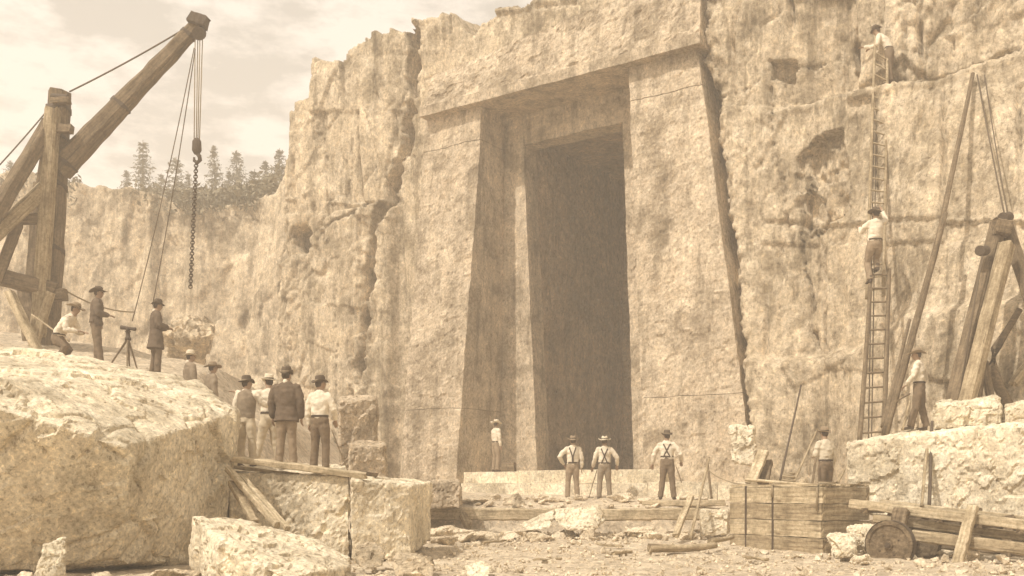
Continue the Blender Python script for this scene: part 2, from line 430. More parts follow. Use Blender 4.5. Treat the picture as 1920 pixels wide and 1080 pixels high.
def grid_mesh(name, X, Y, Z, keep, mat, parent=None, smooth=False):
    nr, nc = X.shape
    V = np.stack([X.ravel(), Y.ravel(), Z.ravel()], 1)
    idx = np.arange(nr * nc).reshape(nr, nc)
    q = np.stack([idx[:-1, :-1].ravel(), idx[:-1, 1:].ravel(), idx[1:, 1:].ravel(), idx[1:, :-1].ravel()], 1)
    if keep is not None: q = q[keep.ravel()]
    me = bpy.data.meshes.new(name)
    me.vertices.add(len(V)); me.vertices.foreach_set('co', V.ravel())
    me.loops.add(q.size); me.loops.foreach_set('vertex_index', q.ravel().astype(np.int32))
    me.polygons.add(len(q)); me.polygons.foreach_set('loop_start', np.arange(0, q.size, 4, dtype=np.int32))
    me.polygons.foreach_set('loop_total', np.full(len(q), 4, np.int32))
    me.update(calc_edges=True); me.validate()
    me.materials.append(mat)
    if smooth: me.polygons.foreach_set('use_smooth', [True] * len(me.polygons))
    o = bpy.data.objects.new(name, me); COL.objects.link(o)
    if parent: o.parent = parent
    return o

def WDv(u, v):
    """distances at which the rays through (u, v) meet the cliff"""
    u = np.asarray(u, float); v = np.asarray(v, float); o = np.zeros_like(u)
    for _ in range(7):
        s_, z_ = SZ(u, v, o); o = 0.4 * o + 0.6 * cliff_off(s_, z_)
    return D0 + EY * s_ + NY * o
def WD(u, v, gap=0.15):
    return float(WDv([u], [v])[0]) - gap
def clear(a, b, gap=0.15, n=12):
    """distances for the two ends (u, v) so that a straight pole between them just clears the cliff"""
    t = np.linspace(0, 1, n + 1); w = WDv(a[0] + (b[0] - a[0]) * t, a[1] + (b[1] - a[1]) * t)
    m = min(0.0, float((w - (w[0] + (w[-1] - w[0]) * t)).min()))
    return float(w[0]) + m - gap, float(w[-1]) + m - gap
# recess outline (hole in the cliff), in pixels on the wall plane
HOLE = [(893, 190), (1188, 112), (1212, 900), (838, 940)]
def build_cliff():
    ds = 0.06
    s = np.arange(-10.95, 21.5, ds); z = np.arange(-0.3, 21.0, ds)
    S, Zt = np.meshgrid(s, z)
    top = np.interp(s, TOPs, TOPz)
    p = np.stack([s, s * 0, s * 0], 1)
    top = np.minimum(top + 0.25 * fbm(p * 2.2, 4, 200) + 0.35 * facets(p + 2, (0.9, 1, 1), 205, 0.2), 21.2)
    Zc = np.minimum(Zt, top[None, :])
    o = cliff_off(S.ravel(), Zc.ravel()).reshape(S.shape)
    # beyond the top edge rows run back over the hilltop
    over = np.maximum(Zt - top[None, :], 0)
    o = o - over * 3.0
    rough = fbm(np.stack([S.ravel() * 1.1, o.ravel() * 1.1, S.ravel() * 0], 1), 4, 210).reshape(S.shape)
    Z2 = Zc + np.where(over > 0, 0.25 * rough * np.minimum(over * 3, 1) + over * 0.12, 0)
    X, Y, Zz = W(S, o, Z2)
    sc = (S[:-1, :-1] + ds / 2).ravel(); zc = (Zc[:-1, :-1] + ds / 2).ravel()
    keep = ~in_poly(sc, zc, HOLE, 0.0)
    c = grid_mesh('quarry_cliff', X, Y, Zz, keep.reshape(S[:-1, :-1].shape), ROCK)
    tag(c, kind='structure')
build_cliff()

# far quarry wall closing the pit on the left, and the hilltop behind it
def build_far_wall():
    dx = 0.11
    xs = np.arange(-42, -2, dx); zs = np.arange(0.5, 20.5, dx)
    X, Zt = np.meshgrid(xs, zs)
    yb = np.interp(xs, [-42, -30, -14, -9, -2], [50, 54, 53, 50, 47])
    u = 960 + F * xs / yb
    tv = np.interp(u, [-400, 0, 60, 150, 200, 240, 300, 400, 470, 515, 540, 600, 800], [330, 322, 330, 334, 346, 352, 372, 384, 374, 352, 300, 250, 240])
    top = CH + (HZ - tv) / F * yb
    p = np.stack([xs, xs * 0, xs * 0], 1)
    top = top + 0.3 * fbm(p * 1.1, 4, 300) + 0.3 * facets(p, (1.7, 1, 1), 301, 0.2)
    Zc = np.minimum(Zt, top[None, :]); over = np.maximum(Zt - top[None, :], 0)
    P3 = np.stack([X.ravel(), X.ravel() * 0 + 4, Zc.ravel()], 1)
    w = 0.5 * np.stack([fbm(P3 * 0.6, 3, 310), fbm(P3 * 0.6, 3, 313), fbm(P3 * 0.6, 3, 316)], 1)
    d = 0.8 * facets(P3 + w * .12, (2.6, 3, 9.0), 320, 0.08) + 0.25 * facets(P3 + w * .12, (0.9, 1, 3.2), 322, 0.12) + 0.08 * facets(P3, (.45, .4, .8), 326, 0.3) \
        + 0.5 * fbm(P3 * 0.12, 2, 330) + 0.25 * fbm(np.stack([P3[:, 0] * 1.5, P3[:, 0] * 0, P3[:, 2] * 0.15], 1), 4, 335)
    d = d.reshape(X.shape) + np.interp(Zc, [0, 7, 17], [5.5, 1.0, 0])
    Y = yb[None, :] - d + over * 6
    Z2 = Zc + np.where(over > 0, over * 0.25, 0)
    o = grid_mesh('far_cliff', X, Y, Z2, None, ROCK); tag(o, kind='structure')
    # wooded hilltop
    xs = np.linspace(-95, 30, 120); ys = np.linspace(58, 170, 100)
    X, Y = np.meshgrid(xs, ys)
    n = fbm(np.stack([X.ravel() * .06, Y.ravel() * .06, X.ravel() * 0], 1), 4, 340).reshape(X.shape)
    Z = np.interp(Y, [52, 62, 90, 170], [13.0, 14.6, 18.5, 22.5]) + 1.6 * n - 0.02 * (X + 20)
    o = grid_mesh('hilltop', X, Y, Z, None, GROUND, smooth=True); tag(o, kind='structure')
build_far_wall()

# ------------------------------------------------------------------ haze
def build_haze():
    bm = bmesh.new(); bmesh.ops.create_cube(bm, size=1.0)
    me = bpy.data.meshes.new('haze'); bm.to_mesh(me); bm.free()
    o = bpy.data.objects.new('haze', me); COL.objects.link(o)
    o.scale = (420, 420, 42); o.location = (0, 60, 19)
    m = bpy.data.materials.new('haze_air'); m.use_nodes = True; nt = m.node_tree; nt.nodes.clear()
    out = nt.nodes.new('ShaderNodeOutputMaterial'); v = nt.nodes.new('ShaderNodeVolumePrincipled')
    v.inputs['Color'].default_value = (1.0, 0.91, 0.79, 1); v.inputs['Density'].default_value = HAZE
    v.inputs['Anisotropy'].default_value = 0.0
    nt.links.new(v.outputs[0], out.inputs['Volume']); me.materials.append(m)
    tag(o, kind='stuff')
build_haze()

# ------------------------------------------------------------------ ground
def ground_z(x, y):
    x = np.asarray(x, float); y = np.asarray(y, float)
    g = np.interp(y, [0, 18, 23.6, 24.9, 25.4, 25.5, 28.5, 31, 36, 60], [0, 0, 0.12, 0.16, 0.16, 0.33, 0.93, 1.1, 1.5, 3.0])
    # the raised floor behind the long timber
    lift = np.interp(y, [25.45, 25.6, 26.6, 28.0, 28.6, 31], [0, 0.43, 0.40, 0.15, 0.10, 0.0])
    xm = np.interp(y, [25, 26], [0, 0])
    g = g + lift * (sstep(-3.2, -2.4, x)) * (1 - sstep(6.0, 7.0, x))
    # spoil bank on the left where the surveyors stand
    b = np.interp(x, [-14, -10.6, -10.0, -9.2, -8.3, -7.8, -7.3, -6.9, -6.2, -5.0], [4.75, 4.25, 4.05, 3.98, 3.72, 3.1, 2.55, 2.3, 1.2, 0.0])
    b = b * sstep(19.8, 22.8, y) * (1 - 0.35 * sstep(28, 40, y))
    g = g + np.where(x < -5, np.maximum(b - g * 0, 0), 0) * 1.0 - np.where(x < -5, g * sstep(-5.0, -8.0, x) * 0.9 * 0, 0)
    g = g + np.interp(x, [6, 9, 16], [0, 0.4, 1.3]) * sstep(22, 26, y)
    return g
def build_ground():
    xs = np.concatenate([np.arange(-60, -16, 1.2), np.arange(-16, 16, 0.09), np.arange(16, 60, 1.2)])
    ys = np.concatenate([np.arange(-15, 9, 0.8), np.arange(9, 30, 0.09), np.arange(30, 56, 0.4)])
    X, Y = np.meshgrid(xs, ys)
    Z = ground_z(X, Y)
    p = np.stack([X.ravel(), Y.ravel(), X.ravel() * 0], 1)
    n = (0.05 * fbm(p * 0.8, 3, 400) + 0.045 * fbm(p * 3.0, 4, 404) + 0.03 * np.maximum(facets(p, (0.5, 0.35, 1), 408, 0.3), 0)).reshape(X.shape)
    # cart ruts sweeping across the foreground
    rut = np.zeros_like(X)
    for k in range(4):
        yr = 15.2 + 1.05 * k + 0.10 * X + 0.25 * np.sin(X * 0.5 + k)
        rut -= 0.05 * np.exp(-((Y - yr) / 0.10) ** 2)
    Z = Z + n + rut
    tag(grid_mesh('ground', X, Y, Z, None, GROUND, smooth=True), kind='structure')
build_ground()
def gz(x, y): return float(ground_z(x, y))

# ------------------------------------------------------------------ solid makers
def remesh(o, voxel, jit=None):
    m = o.modifiers.new('r', 'REMESH'); m.mode = 'VOXEL'; m.voxel_size = voxel; m.adaptivity = 0
    dg = bpy.context.evaluated_depsgraph_get()
    me = bpy.data.meshes.new_from_object(o.evaluated_get(dg), depsgraph=dg)
    old = o.data; o.modifiers.clear(); mats = [s for s in old.materials]
    o.data = me; me.name = old.name
    if not len(me.materials):
        for s in mats: me.materials.append(s)
    bpy.data.meshes.remove(old)
    return me

def get_co(me):
    a = np.empty(len(me.vertices) * 3); me.vertices.foreach_get('co', a); return a.reshape(-1, 3)
def get_no(me):
    a = np.empty(len(me.vertices) * 3); me.vertex_normals.foreach_get('vector', a); return a.reshape(-1, 3)
def set_co(me, co):
    me.vertices.foreach_set('co', co.ravel()); me.update()

def hull_obj(name, pts, mat, parent=None):
    bm = bmesh.new()
    for p in pts: bm.verts.new(p)
    r = bmesh.ops.convex_hull(bm, input=bm.verts)
    junk = [g for g in r['geom_interior'] if isinstance(g, bmesh.types.BMVert)]
    if junk: bmesh.ops.delete(bm, geom=junk, context='VERTS')
    bmesh.ops.recalc_face_normals(bm, faces=bm.faces)
    me = bpy.data.meshes.new(name); bm.to_mesh(me); bm.free()
    me.materials.append(mat)
    o = bpy.data.objects.new(name, me); COL.objects.link(o)
    if parent: o.parent = parent
    return o

def rough_rock(name, pts, voxel=0.05, amp=0.08, cell=0.6, mat=None, parent=None, seed=1, fine=1.0, wob=1.0):
    """convex stone from its corner points, broken up into tilted facets"""
    pts = [Vector(p) for p in pts]
    c = sum(pts, Vector()) / len(pts); zmin = min(p.z for p in pts); base = Vector((c.x, c.y, zmin))
    o = hull_obj(name, [p - base for p in pts], mat or BOULD, parent)
    o.location = base
    me = remesh(o, voxel)
    co = get_co(me); no = get_no(me)
    q = co + seed * 7.7 + 0.3 * cell * fbm(co[:, [1, 2, 0]] * 2, 2, seed)[:, None]
    d = amp * (1.1 * wob * facets(q, (cell, cell, cell), seed, 0.35) + 0.40 * facets(q, (cell * .3,) * 3, seed + 3, 0.6) * fine + 0.28 * fbm(q / cell * 1.5, 5, seed + 9, .6) - 0.8 * joints(q + 3, (cell * 1.3,) * 3, 0.04, seed + 5) * (fbm(q / cell * .6, 2, seed + 12) > 0.02))
    co = co + no * d[:, None]
    set_co(me, co)
    return o

def beam_mesh(name, L, w, h, mat, seed=0, taper=1.0, n=10, cham=0.12, bow=0.0, wob=0.006):
    """timber along local +X from 0 to L"""
    r = random.Random(seed); vs, fs = [], []
    cw = cham * min(w, h)
    for i in range(n + 1):
        t = i / n; x = L * t; k = 1 + (taper - 1) * t
        a, b = w / 2 * k, h / 2 * k; c = cw * k
        dy = r.uniform(-wob, wob); dz = r.uniform(-wob, wob) + bow * math.sin(math.pi * t)
        for (yy, zz) in ((a - c, -b), (a, -b + c), (a, b - c), (a - c, b), (-a + c, b), (-a, b - c), (-a, -b + c), (-a + c, -b)):
            vs.append((x + (r.uniform(-1, 1) * 0.15 * w if i in (0, n) else 0), yy + dy + r.uniform(-1, 1) * wob, zz + dz + r.uniform(-1, 1) * wob))
    for i in range(n):
        for j in range(8):
            a = i * 8 + j; b = i * 8 + (j + 1) % 8
            fs.append((a, a + 8, b + 8, b))
    fs.append(tuple(range(8))); fs.append(tuple(n * 8 + j for j in reversed(range(8))))
    me = bpy.data.meshes.new(name); me.from_pydata(vs, [], fs); me.materials.append(mat); me.update()
    return me

def pole_mesh(name, L, r0, r1, mat, seed=0, n=14, sides=10, bow=0.0, wob=0.1):
    r = random.Random(seed); vs, fs = [], []
    ph = r.uniform(0, 6)
    for i in range(n + 1):
        t = i / n; rad = r0 + (r1 - r0) * t
        dy = bow * math.sin(math.pi * t) + wob * rad * math.sin(5 * t + ph); dz = wob * rad * math.cos(4 * t + ph)
        for j in range(sides):
            a = 2 * math.pi * j / sides; k = rad * (1 + r.uniform(-.05, .05))
            vs.append((L * t, dy + k * math.cos(a), dz + k * math.sin(a)))
    for i in range(n):
        for j in range(sides):
            a = i * sides + j; b = i * sides + (j + 1) % sides
            fs.append((a, b, b + sides, a + sides))
    fs.append(tuple(reversed(range(sides)))); fs.append(tuple(n * sides + j for j in range(sides)))
    me = bpy.data.meshes.new(name); me.from_pydata(vs, [], fs); me.materials.append(mat); me.update()
    me.polygons.foreach_set('use_smooth', [len(p.vertices) == 4 for p in me.polygons])
    return me

def aim(o, p0, p1, roll=0.0):
    d = (Vector(p1) - Vector(p0)).normalized()
    up = Vector((0, 0, 1)) if abs(d.z) < 0.95 else Vector((0, 1, 0))
    y = up.cross(d).normalized(); z = d.cross(y)
    m = Matrix((d, y, z)).transposed() @ Matrix.Rotation(roll, 3, 'X')
    o.rotation_euler = m.to_euler(); o.location = p0

def beam(name, p0, p1, w, h, mat=None, parent=None, seed=0, roll=0.0, **k):
    p0, p1 = Vector(p0), Vector(p1); base = parent.location if parent else Vector()
    me = beam_mesh(name, (p1 - p0).length, w, h, mat or WOOD, seed, **k)
    o = bpy.data.objects.new(name, me); COL.objects.link(o); aim(o, p0, p1, roll); o.location = p0 - base
    if parent: o.parent = parent
    return o
def pole(name, p0, p1, r0, r1, mat=None, parent=None, seed=0, **k):
    p0, p1 = Vector(p0), Vector(p1); base = parent.location if parent else Vector()
    me = pole_mesh(name, (p1 - p0).length, r0, r1, mat or WOOD, seed, **k)
    o = bpy.data.objects.new(name, me); COL.objects.link(o); aim(o, p0, p1); o.location = p0 - base
    if parent: o.parent = parent
    return o

def tube(name, pts, rad, mat, parent=None, sides=6, closed=False):
    """tube through world points; relative to the parent's base"""
    base = parent.location if parent else Vector(pts[0])
    pts = [Vector(p) - base for p in pts]; vs, fs = [], []
    n = len(pts); N = Vector((0.31, 0.2, 0.93))
    for i, p in enumerate(pts):
        a = pts[(i - 1) % n] if closed or i else pts[0]; b = pts[(i + 1) % n] if closed or i < n - 1 else pts[-1]
        T = (b - a).normalized(); X = T.cross(N)
        if X.length < 0.05: X = T.cross(Vector((1, 0, 0)))
        X.normalize(); Y = T.cross(X)
        rr = rad[i] if isinstance(rad, (list, tuple)) else rad
        for j in range(sides):
            t = 2 * math.pi * j / sides; vs.append(p + X * rr * math.cos(t) + Y * rr * math.sin(t))
    m = n if closed else n - 1
    for i in range(m):
        for j in range(sides):
            a = i * sides + j; b = i * sides + (j + 1) % sides; k = ((i + 1) % n) * sides
            fs.append((a, b, k + (j + 1) % sides, k + j))
    if not closed:
        fs.append(tuple(reversed(range(sides)))); fs.append(tuple((n - 1) * sides + j for j in range(sides)))
    o = mesh_obj(name, vs, fs, mat, parent, smooth=True)
    if not parent: o.location = base
    return o
def sag(a, b, s=0.1, n=14):
    a, b = Vector(a), Vector(b)
    return [a.lerp(b, i / n) - Vector((0, 0, s * 4 * (i / n) * (1 - i / n))) for i in range(n + 1)]

# ------------------------------------------------------------------ the rock-cut portal
def patch(A, B, C, Dd, step=0.09):
    """bilinear patch A-B (bottom), D-C (top) as arrays in (s,o,z)"""
    A, B, C, Dd = map(np.array, (A, B, C, Dd))
    nu = max(2, int(max(np.linalg.norm(B - A), np.linalg.norm(C - Dd)) / step) + 1)
    nv = max(2, int(max(np.linalg.norm(Dd - A), np.linalg.norm(C - B)) / step) + 1)
    U, V = np.meshgrid(np.linspace(0, 1, nu), np.linspace(0, 1, nv))
    Pp = (A * ((1 - U) * (1 - V))[..., None] + B * (U * (1 - V))[..., None] + C * (U * V)[..., None] + Dd * ((1 - U) * V)[..., None])
    return Pp
def vec_disp(Q, amp, seed):
    f = Q.reshape(-1, 3)
    wear = np.stack([fbm(f * 1.3, 5, seed, 0.6), fbm(f * 1.3, 5, seed + 20, 0.6), fbm(f * 1.3, 5, seed + 40, 0.6)], 1)
    chip = np.stack([facets(f, (.5, .5, .35), seed + 60, 0.5) + .6 * facets(f, (.2, .2, .16), seed + 80, 0.5)] * 3, 1) * 0.36
    return (f + amp * (wear + chip * np.array([0.3, 1, 0.2]))).reshape(Q.shape)
def patches_obj(name, plist, mat, parent, amp=0.035, seed=500, base=None):
    vs, fs, off = [], [], 0
    for Q in plist:
        Q = vec_disp(Q, amp, seed)
        X, Y, Z = W(Q[..., 0], Q[..., 1], Q[..., 2])
        V = np.stack([X.ravel(), Y.ravel(), Z.ravel()], 1); nr, nc = X.shape
        idx = np.arange(nr * nc).reshape(nr, nc) + off
        fs.append(np.stack([idx[:-1, :-1].ravel(), idx[:-1, 1:].ravel(), idx[1:, 1:].ravel(), idx[1:, :-1].ravel()], 1))
        vs.append(V); off += nr * nc
    V = np.concatenate(vs); 
    if parent: V = V - np.array(parent.location)
    return mesh_obj(name, V, np.concatenate(fs), mat, parent)
def prism(corners_front, o_front, o_back, step=0.09):
    """corners_front: 4 (s,z) BL BR TR TL; o_front: 4 offsets; solid block to o_back"""
    f = [np.array([s, o, z]) for (s, z), o in zip(corners_front, o_front)]
    b = [np.array([s, o_back, z]) for (s, z) in corners_front]
    return [patch(f[0], f[1], f[2], f[3], step), patch(f[1], b[1], b[2], f[2], step), patch(b[0], f[0], f[3], b[3], step),
            patch(f[3], f[2], b[2], b[3], step), patch(b[0], b[1], f[1], f[0], step)]

portal = empty('stone_portal', Vector(W(*((SZ(1030, 890)[0]), 0, 1.3))), label='towering battered portal with wide lintel cut into the quarry face, dark doorway inside', cat='portal')
def line_s(p_top, p_bot, o_top=0.0, o_bot=0.0):
    a = SZ(*p_top, o_top); b = SZ(*p_bot, o_bot)
    return lambda z: a[0] + (b[0] - a[0]) * (z - a[1]) / (b[1] - a[1])
ZB = 1.2
RO = -1.3                                       # recess plane
def jamb_front(z): return 1.45 - 1.25 * np.clip((z - 1.2) / 13.0, 0, 1)
# left jamb
lo = line_s((797, 225), (747, 900), .2, 1.45); li = line_s((903, 215), (853, 900), .2, 1.45)
ro = line_s((1308, 92), (1400, 800), .15, 1.3); ri = line_s((1180, 140), (1209, 885), .15, 1.35)
def lint_bot(s):                                 # height of the lintel's lower edge
    a, b = SZ(800, 217, .55), SZ(1312, 82, .55)
    return a[1] + (b[1] - a[1]) * (s - a[0]) / (b[0] - a[0])
def jamb(f_out, f_in, left, cuts, seed):
    zs = [ZB - 0.3] + cuts
    for k in range(len(zs)):
        z0 = zs[k] + (0.018 if k else 0)
        def corner(z, f):
            return (f(z), z)
        if k < len(zs) - 1:
            z1 = zs[k + 1]; za = zb = z1
        else:
            sl = f_out(13) if left else f_in(13); sr = f_in(13) if left else f_out(13)
            za, zb = lint_bot(sl) + 0.02, lint_bot(sr) + 0.02
        L, R = (f_out, f_in) if left else (f_in, f_out)
        cs = [(L(z0), z0), (R(z0), z0), (R(zb), zb), (L(za), za)]
        of = [jamb_front(z0), jamb_front(z0), jamb_front(zb), jamb_front(za)]
        e = 0.014 * (k % 2)
        patches_obj('jamb_stone', prism(cs, [x - e for x in of], RO - 0.25, 0.075), DRESSED, jp, 0.06, seed)
jp = portal
zc1 = SZ(800, 768, 1.2)[1]; zc2 = SZ(850, 272, .3)[1]; zc3 = SZ(850, 470, .6)[1]
jamb(lo, li, True, [zc1, zc2], 520)
zr1 = SZ(1300, 742, 1.2)[1]; zr2 = SZ(1240, 175, .3)[1]
jamb(ro, ri, False, [zr1, zr2], 540)
# lintel with a narrow fillet along its lower edge
sa, sb = SZ(790, 217, .5)[0], SZ(1312, 82, .5)[0]
za, zb = lint_bot(sa), lint_bot(sb)
patches_obj('lintel', prism([(sa + .15, za + .34), (sb, zb + .34), (sb - .1, zb + 2.6), (sa + .2, za + 1.5)], [0.50, 0.50, 0.22, 0.22], RO - 0.3, 0.08), DRESSED, portal, 0.10, 560)
patches_obj('lintel_fillet', prism([(sa, za), (sb + .05, zb), (sb + .05, zb + .33), (sa, za + .33)], [0.60, 0.60, 0.60, 0.60], RO - 0.3, 0.08), DRESSED, portal, 0.03, 565)
# recessed wall round the doorway
dl_t, dl_b = SZ(983, 272, RO), SZ(1010, 884, RO)
dr_t, dr_b = SZ(1168, 229, RO), SZ(1188, 858, RO)
zt_l = dl_t[1]; zt_r = dr_t[1]; ztop = (zt_l + zt_r) / 2
zsill = 1.95
sdl = line_s((983, 272), (1010, 884), RO, RO); sdr = line_s((1168, 229), (1188, 858), RO, RO)
wl_s = lambda z: li(z) - 0.3
wr_s = lambda z: ri(z) + 0.5
T = ztop
zl = 15.9
def v3(s, z, o=RO): return (s, o, z)
patches_obj('recess_wall', [patch(v3(wl_s(1), 0.9), v3(sdl(0.9), 0.9), v3(sdl(T), T), v3(wl_s(T), T)),
                            patch(v3(wl_s(T), T), v3(sdl(T), T), v3(sdl(T), zl), v3(wl_s(zl), zl)),
                            patch(v3(sdl(T), T), v3(sdr(T), T), v3(sdr(T), zl), v3(sdl(T), zl)),
                            patch(v3(sdr(T), T), v3(wr_s(T), T), v3(wr_s(zl), zl), v3(sdr(T), zl)),
                            patch(v3(sdr(.9), .9), v3(wr_s(.9), .9), v3(wr_s(T), T), v3(sdr(T), T))], DRESSED, portal, 0.05, 580)
# door frame band, standing proud of the recessed wall
fb = RO + 0.07
sfl = lambda z: sdl(z) - 0.42
patches_obj('door_frame', prism([(sfl(zsill), zsill - .1), (sdl(zsill) - .005, zsill - .1), (sdl(T) - .005, T + .3), (sfl(T), T + .3)], [fb] * 4, RO - 0.1) , DRESSED, portal, 0.03, 590)
# reveals and the chamber
RV = RO - 0.75
patches_obj('doorway_reveal', [patch((sdl(.9), RO, .9), (sdl(.9), RV, .9), (sdl(T), RV, T), (sdl(T), RO, T)),
                               patch((sdr(.9), RV, .9), (sdr(.9), RO, .9), (sdr(T), RO, T), (sdr(T), RV, T)),
                               patch((sdl(T), RV, T), (sdl(T), RO, T), (sdr(T), RO, T), (sdr(T), RV, T))], DRESSED, portal, 0.05, 580)
CB = RV - 7.0
e1, e2 = sdl(5) - 0.5, sdr(5) + 1.2
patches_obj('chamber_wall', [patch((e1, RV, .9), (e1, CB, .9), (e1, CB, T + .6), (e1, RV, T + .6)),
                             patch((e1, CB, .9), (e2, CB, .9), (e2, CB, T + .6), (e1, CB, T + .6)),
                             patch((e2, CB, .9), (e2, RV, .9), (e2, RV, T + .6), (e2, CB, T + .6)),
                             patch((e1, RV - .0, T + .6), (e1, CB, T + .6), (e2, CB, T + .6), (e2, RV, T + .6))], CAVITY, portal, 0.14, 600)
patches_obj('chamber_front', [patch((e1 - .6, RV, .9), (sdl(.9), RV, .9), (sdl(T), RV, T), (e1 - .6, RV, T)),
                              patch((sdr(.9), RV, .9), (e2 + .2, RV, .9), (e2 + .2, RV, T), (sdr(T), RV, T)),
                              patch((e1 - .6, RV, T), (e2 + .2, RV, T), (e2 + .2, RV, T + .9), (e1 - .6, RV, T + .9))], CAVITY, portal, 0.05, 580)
patches_obj('threshold', prism([(e1 - .3, 1.0), (e2, 1.0), (e2, zsill), (e1 - .3, zsill)], [RO + 0.25] * 4, CB - .2), DRESSED, portal, 0.04, 610)

# long sill stones in front of the portal, each block its own stone
def course(name, u0, u1, z0, z1, o_f, depth, cuts, seed, parent):
    s0 = SZ(u0, 900, o_f)[0]; s1 = SZ(u1, 900, o_f)[0]
    xs = [s0] + [s0 + (s1 - s0) * c for c in cuts] + [s1]
    for k in range(len(xs) - 1):
        e = 0.02 * ((k * 7) % 3 - 1); t = 0.015 * ((k * 5) % 3 - 1)
        cs = [(xs[k] + .012, z0), (xs[k + 1] - .012, z0), (xs[k + 1] - .012, z1 + t), (xs[k] + .012, z1 + t)]
        patches_obj('sill_stone', prism(cs, [o_f + e] * 4, o_f - depth, 0.09), BOULD, parent, 0.03, seed + k)
course('sill_stone', 868, 1240, 1.45, 1.86, 2.2, 3.6, [.3, .62], 620, portal)
course('sill_stone', 745, 1470, 0.55, 1.455, 3.1, 4.6, [.14, .33, .52, .70, .86], 640, portal)

# ------------------------------------------------------------------ conifers on the rim
def conifer_mesh(seed, H=9.0):
    r = random.Random(seed); vs, fs = [], []
    z = H * 0.12
    while z < H * 0.99:
        k = 1 - z / H; R = 0.30 * 1.05 * H * (k ** 0.9) * r.uniform(0.75, 1.15) + 0.1
        nb = r.randint(6, 8); ph = r.uniform(0, 6.28)
        for b in range(nb):
            if r.random() < 0.13: continue
            a = ph + b * 6.283 / nb + r.uniform(-.3, .3); L = R * r.uniform(.65, 1.15); droop = r.uniform(-.08, .30)
            m = max(3, int(L / 0.16))
            for i in range(m):
                t = (i + 1) / m
                c = Vector((math.cos(a) * L * t, math.sin(a) * L * t, z - droop * L * t * t + 0.06 * H * k * 0.3))
                for _ in range(3):
                    w = r.uniform(.10, .22) * (1.15 - 0.5 * t)
                    d1 = Vector((r.gauss(0, 1), r.gauss(0, 1), r.gauss(0, .5))).normalized() * w
                    d2 = Vector((r.gauss(0, 1), r.gauss(0, 1), r.gauss(0, .7))).normalized() * w * .5
                    cc = c + Vector((r.gauss(0, .08), r.gauss(0, .08), r.gauss(0, .06)))
                    n = len(vs); vs += [cc - d1, cc + d2, cc + d1 * 1.1, cc - d2]; fs.append((n, n + 1, n + 2, n + 3))
        z += H * 0.030 * r.uniform(.8, 1.3) + 0.04
    me = bpy.data.meshes.new('crown'); me.from_pydata(vs, [], fs); me.materials.append(NEEDLE); me.update(); return me
crowns = [conifer_mesh(s_) for s_ in range(4)]
trunk_me = pole_mesh('trunk', 9.0, 0.16, 0.02, BARK, 3)
# u of the tip, v of the tip, distance, label
firs = [(20, 300, 74, 'small conifer tip behind the derrick legs at the edge of the rim'),
        (268, 262, 76, 'tallest broad conifer on the quarry rim, between boom and hoist ropes'),
        (238, 318, 80, 'low conifer just left of the tallest one on the rim'),
        (302, 325, 84, 'short thin conifer close to the right of the tallest rim tree'),
        (330, 292, 80, 'narrow conifer seen through the slanting hoist ropes'),
        (352, 322, 72, 'small conifer directly behind the hanging hook block'),
        (408, 276, 76, 'tall conifer right of the hanging chain on the rim'),
        (430, 318, 72, 'short conifer standing between two taller ones right of the chain'),
        (447, 282, 80, 'pointed conifer second from the cliff corner'),
        (478, 318, 70, 'bushy low conifer where the rim starts to climb'),
        (500, 300, 74, 'thin conifer beside the climbing rim rocks'),
        (524, 278, 78, 'conifer tucked against the tall cliff corner')]
for i, (u, v, d, lab) in enumerate(firs):
    tip = P(u, v, d); k = random.uniform(0.85, 1.05) * (1.0 if v < 300 else 0.8)
    t = empty('pine_tree', (tip.x, tip.y, tip.z - 9 * k), random.uniform(0, 6), lab, 'tree', 'conifers along the quarry rim')
    t.scale = (k * random.uniform(.75, 1.3), k * random.uniform(.75, 1.3), k); t.rotation_euler.x = random.uniform(-.04, .04)
    c = bpy.data.objects.new('crown', crowns[i % 4]); COL.objects.link(c); c.parent = t
    c = bpy.data.objects.new('trunk', trunk_me); COL.objects.link(c); c.parent = t; c.rotation_euler = (0, -math.pi / 2, 0)
# scrub along the rim
def scrub():
    r = random.Random(5); vs, fs = [], []
    for k in range(1100):
        u = r.triangular(225, 545, 470) if r.random() < .85 else r.uniform(-20, 150); d = r.uniform(52.5, 60)
        tv = np.interp(u, [-20, 150, 200, 240, 300, 400, 470, 515, 545], [332, 336, 340, 344, 358, 362, 352, 330, 290])
        c = P(u, tv + r.uniform(0, 34), d); c.z += r.gauss(0, .12)
        for _ in range(6):
            w = r.uniform(.08, .2)
            d1 = Vector((r.gauss(0, 1), r.gauss(0, 1), r.gauss(0, 1))).normalized() * w; d2 = Vector((r.gauss(0, 1), r.gauss(0, 1), r.gauss(0, 1))).normalized() * w * .6
            cc = c + Vector((r.gauss(0, .2), r.gauss(0, .2), r.gauss(0, .15)))
            n = len(vs); vs += [cc - d1, cc + d2, cc + d1, cc - d2]; fs.append((n, n + 1, n + 2, n + 3))
    tag(mesh_obj('rim_scrub', vs, fs, SHRUB), kind='stuff', label='low scrub growing along the rim below the conifers')
scrub()

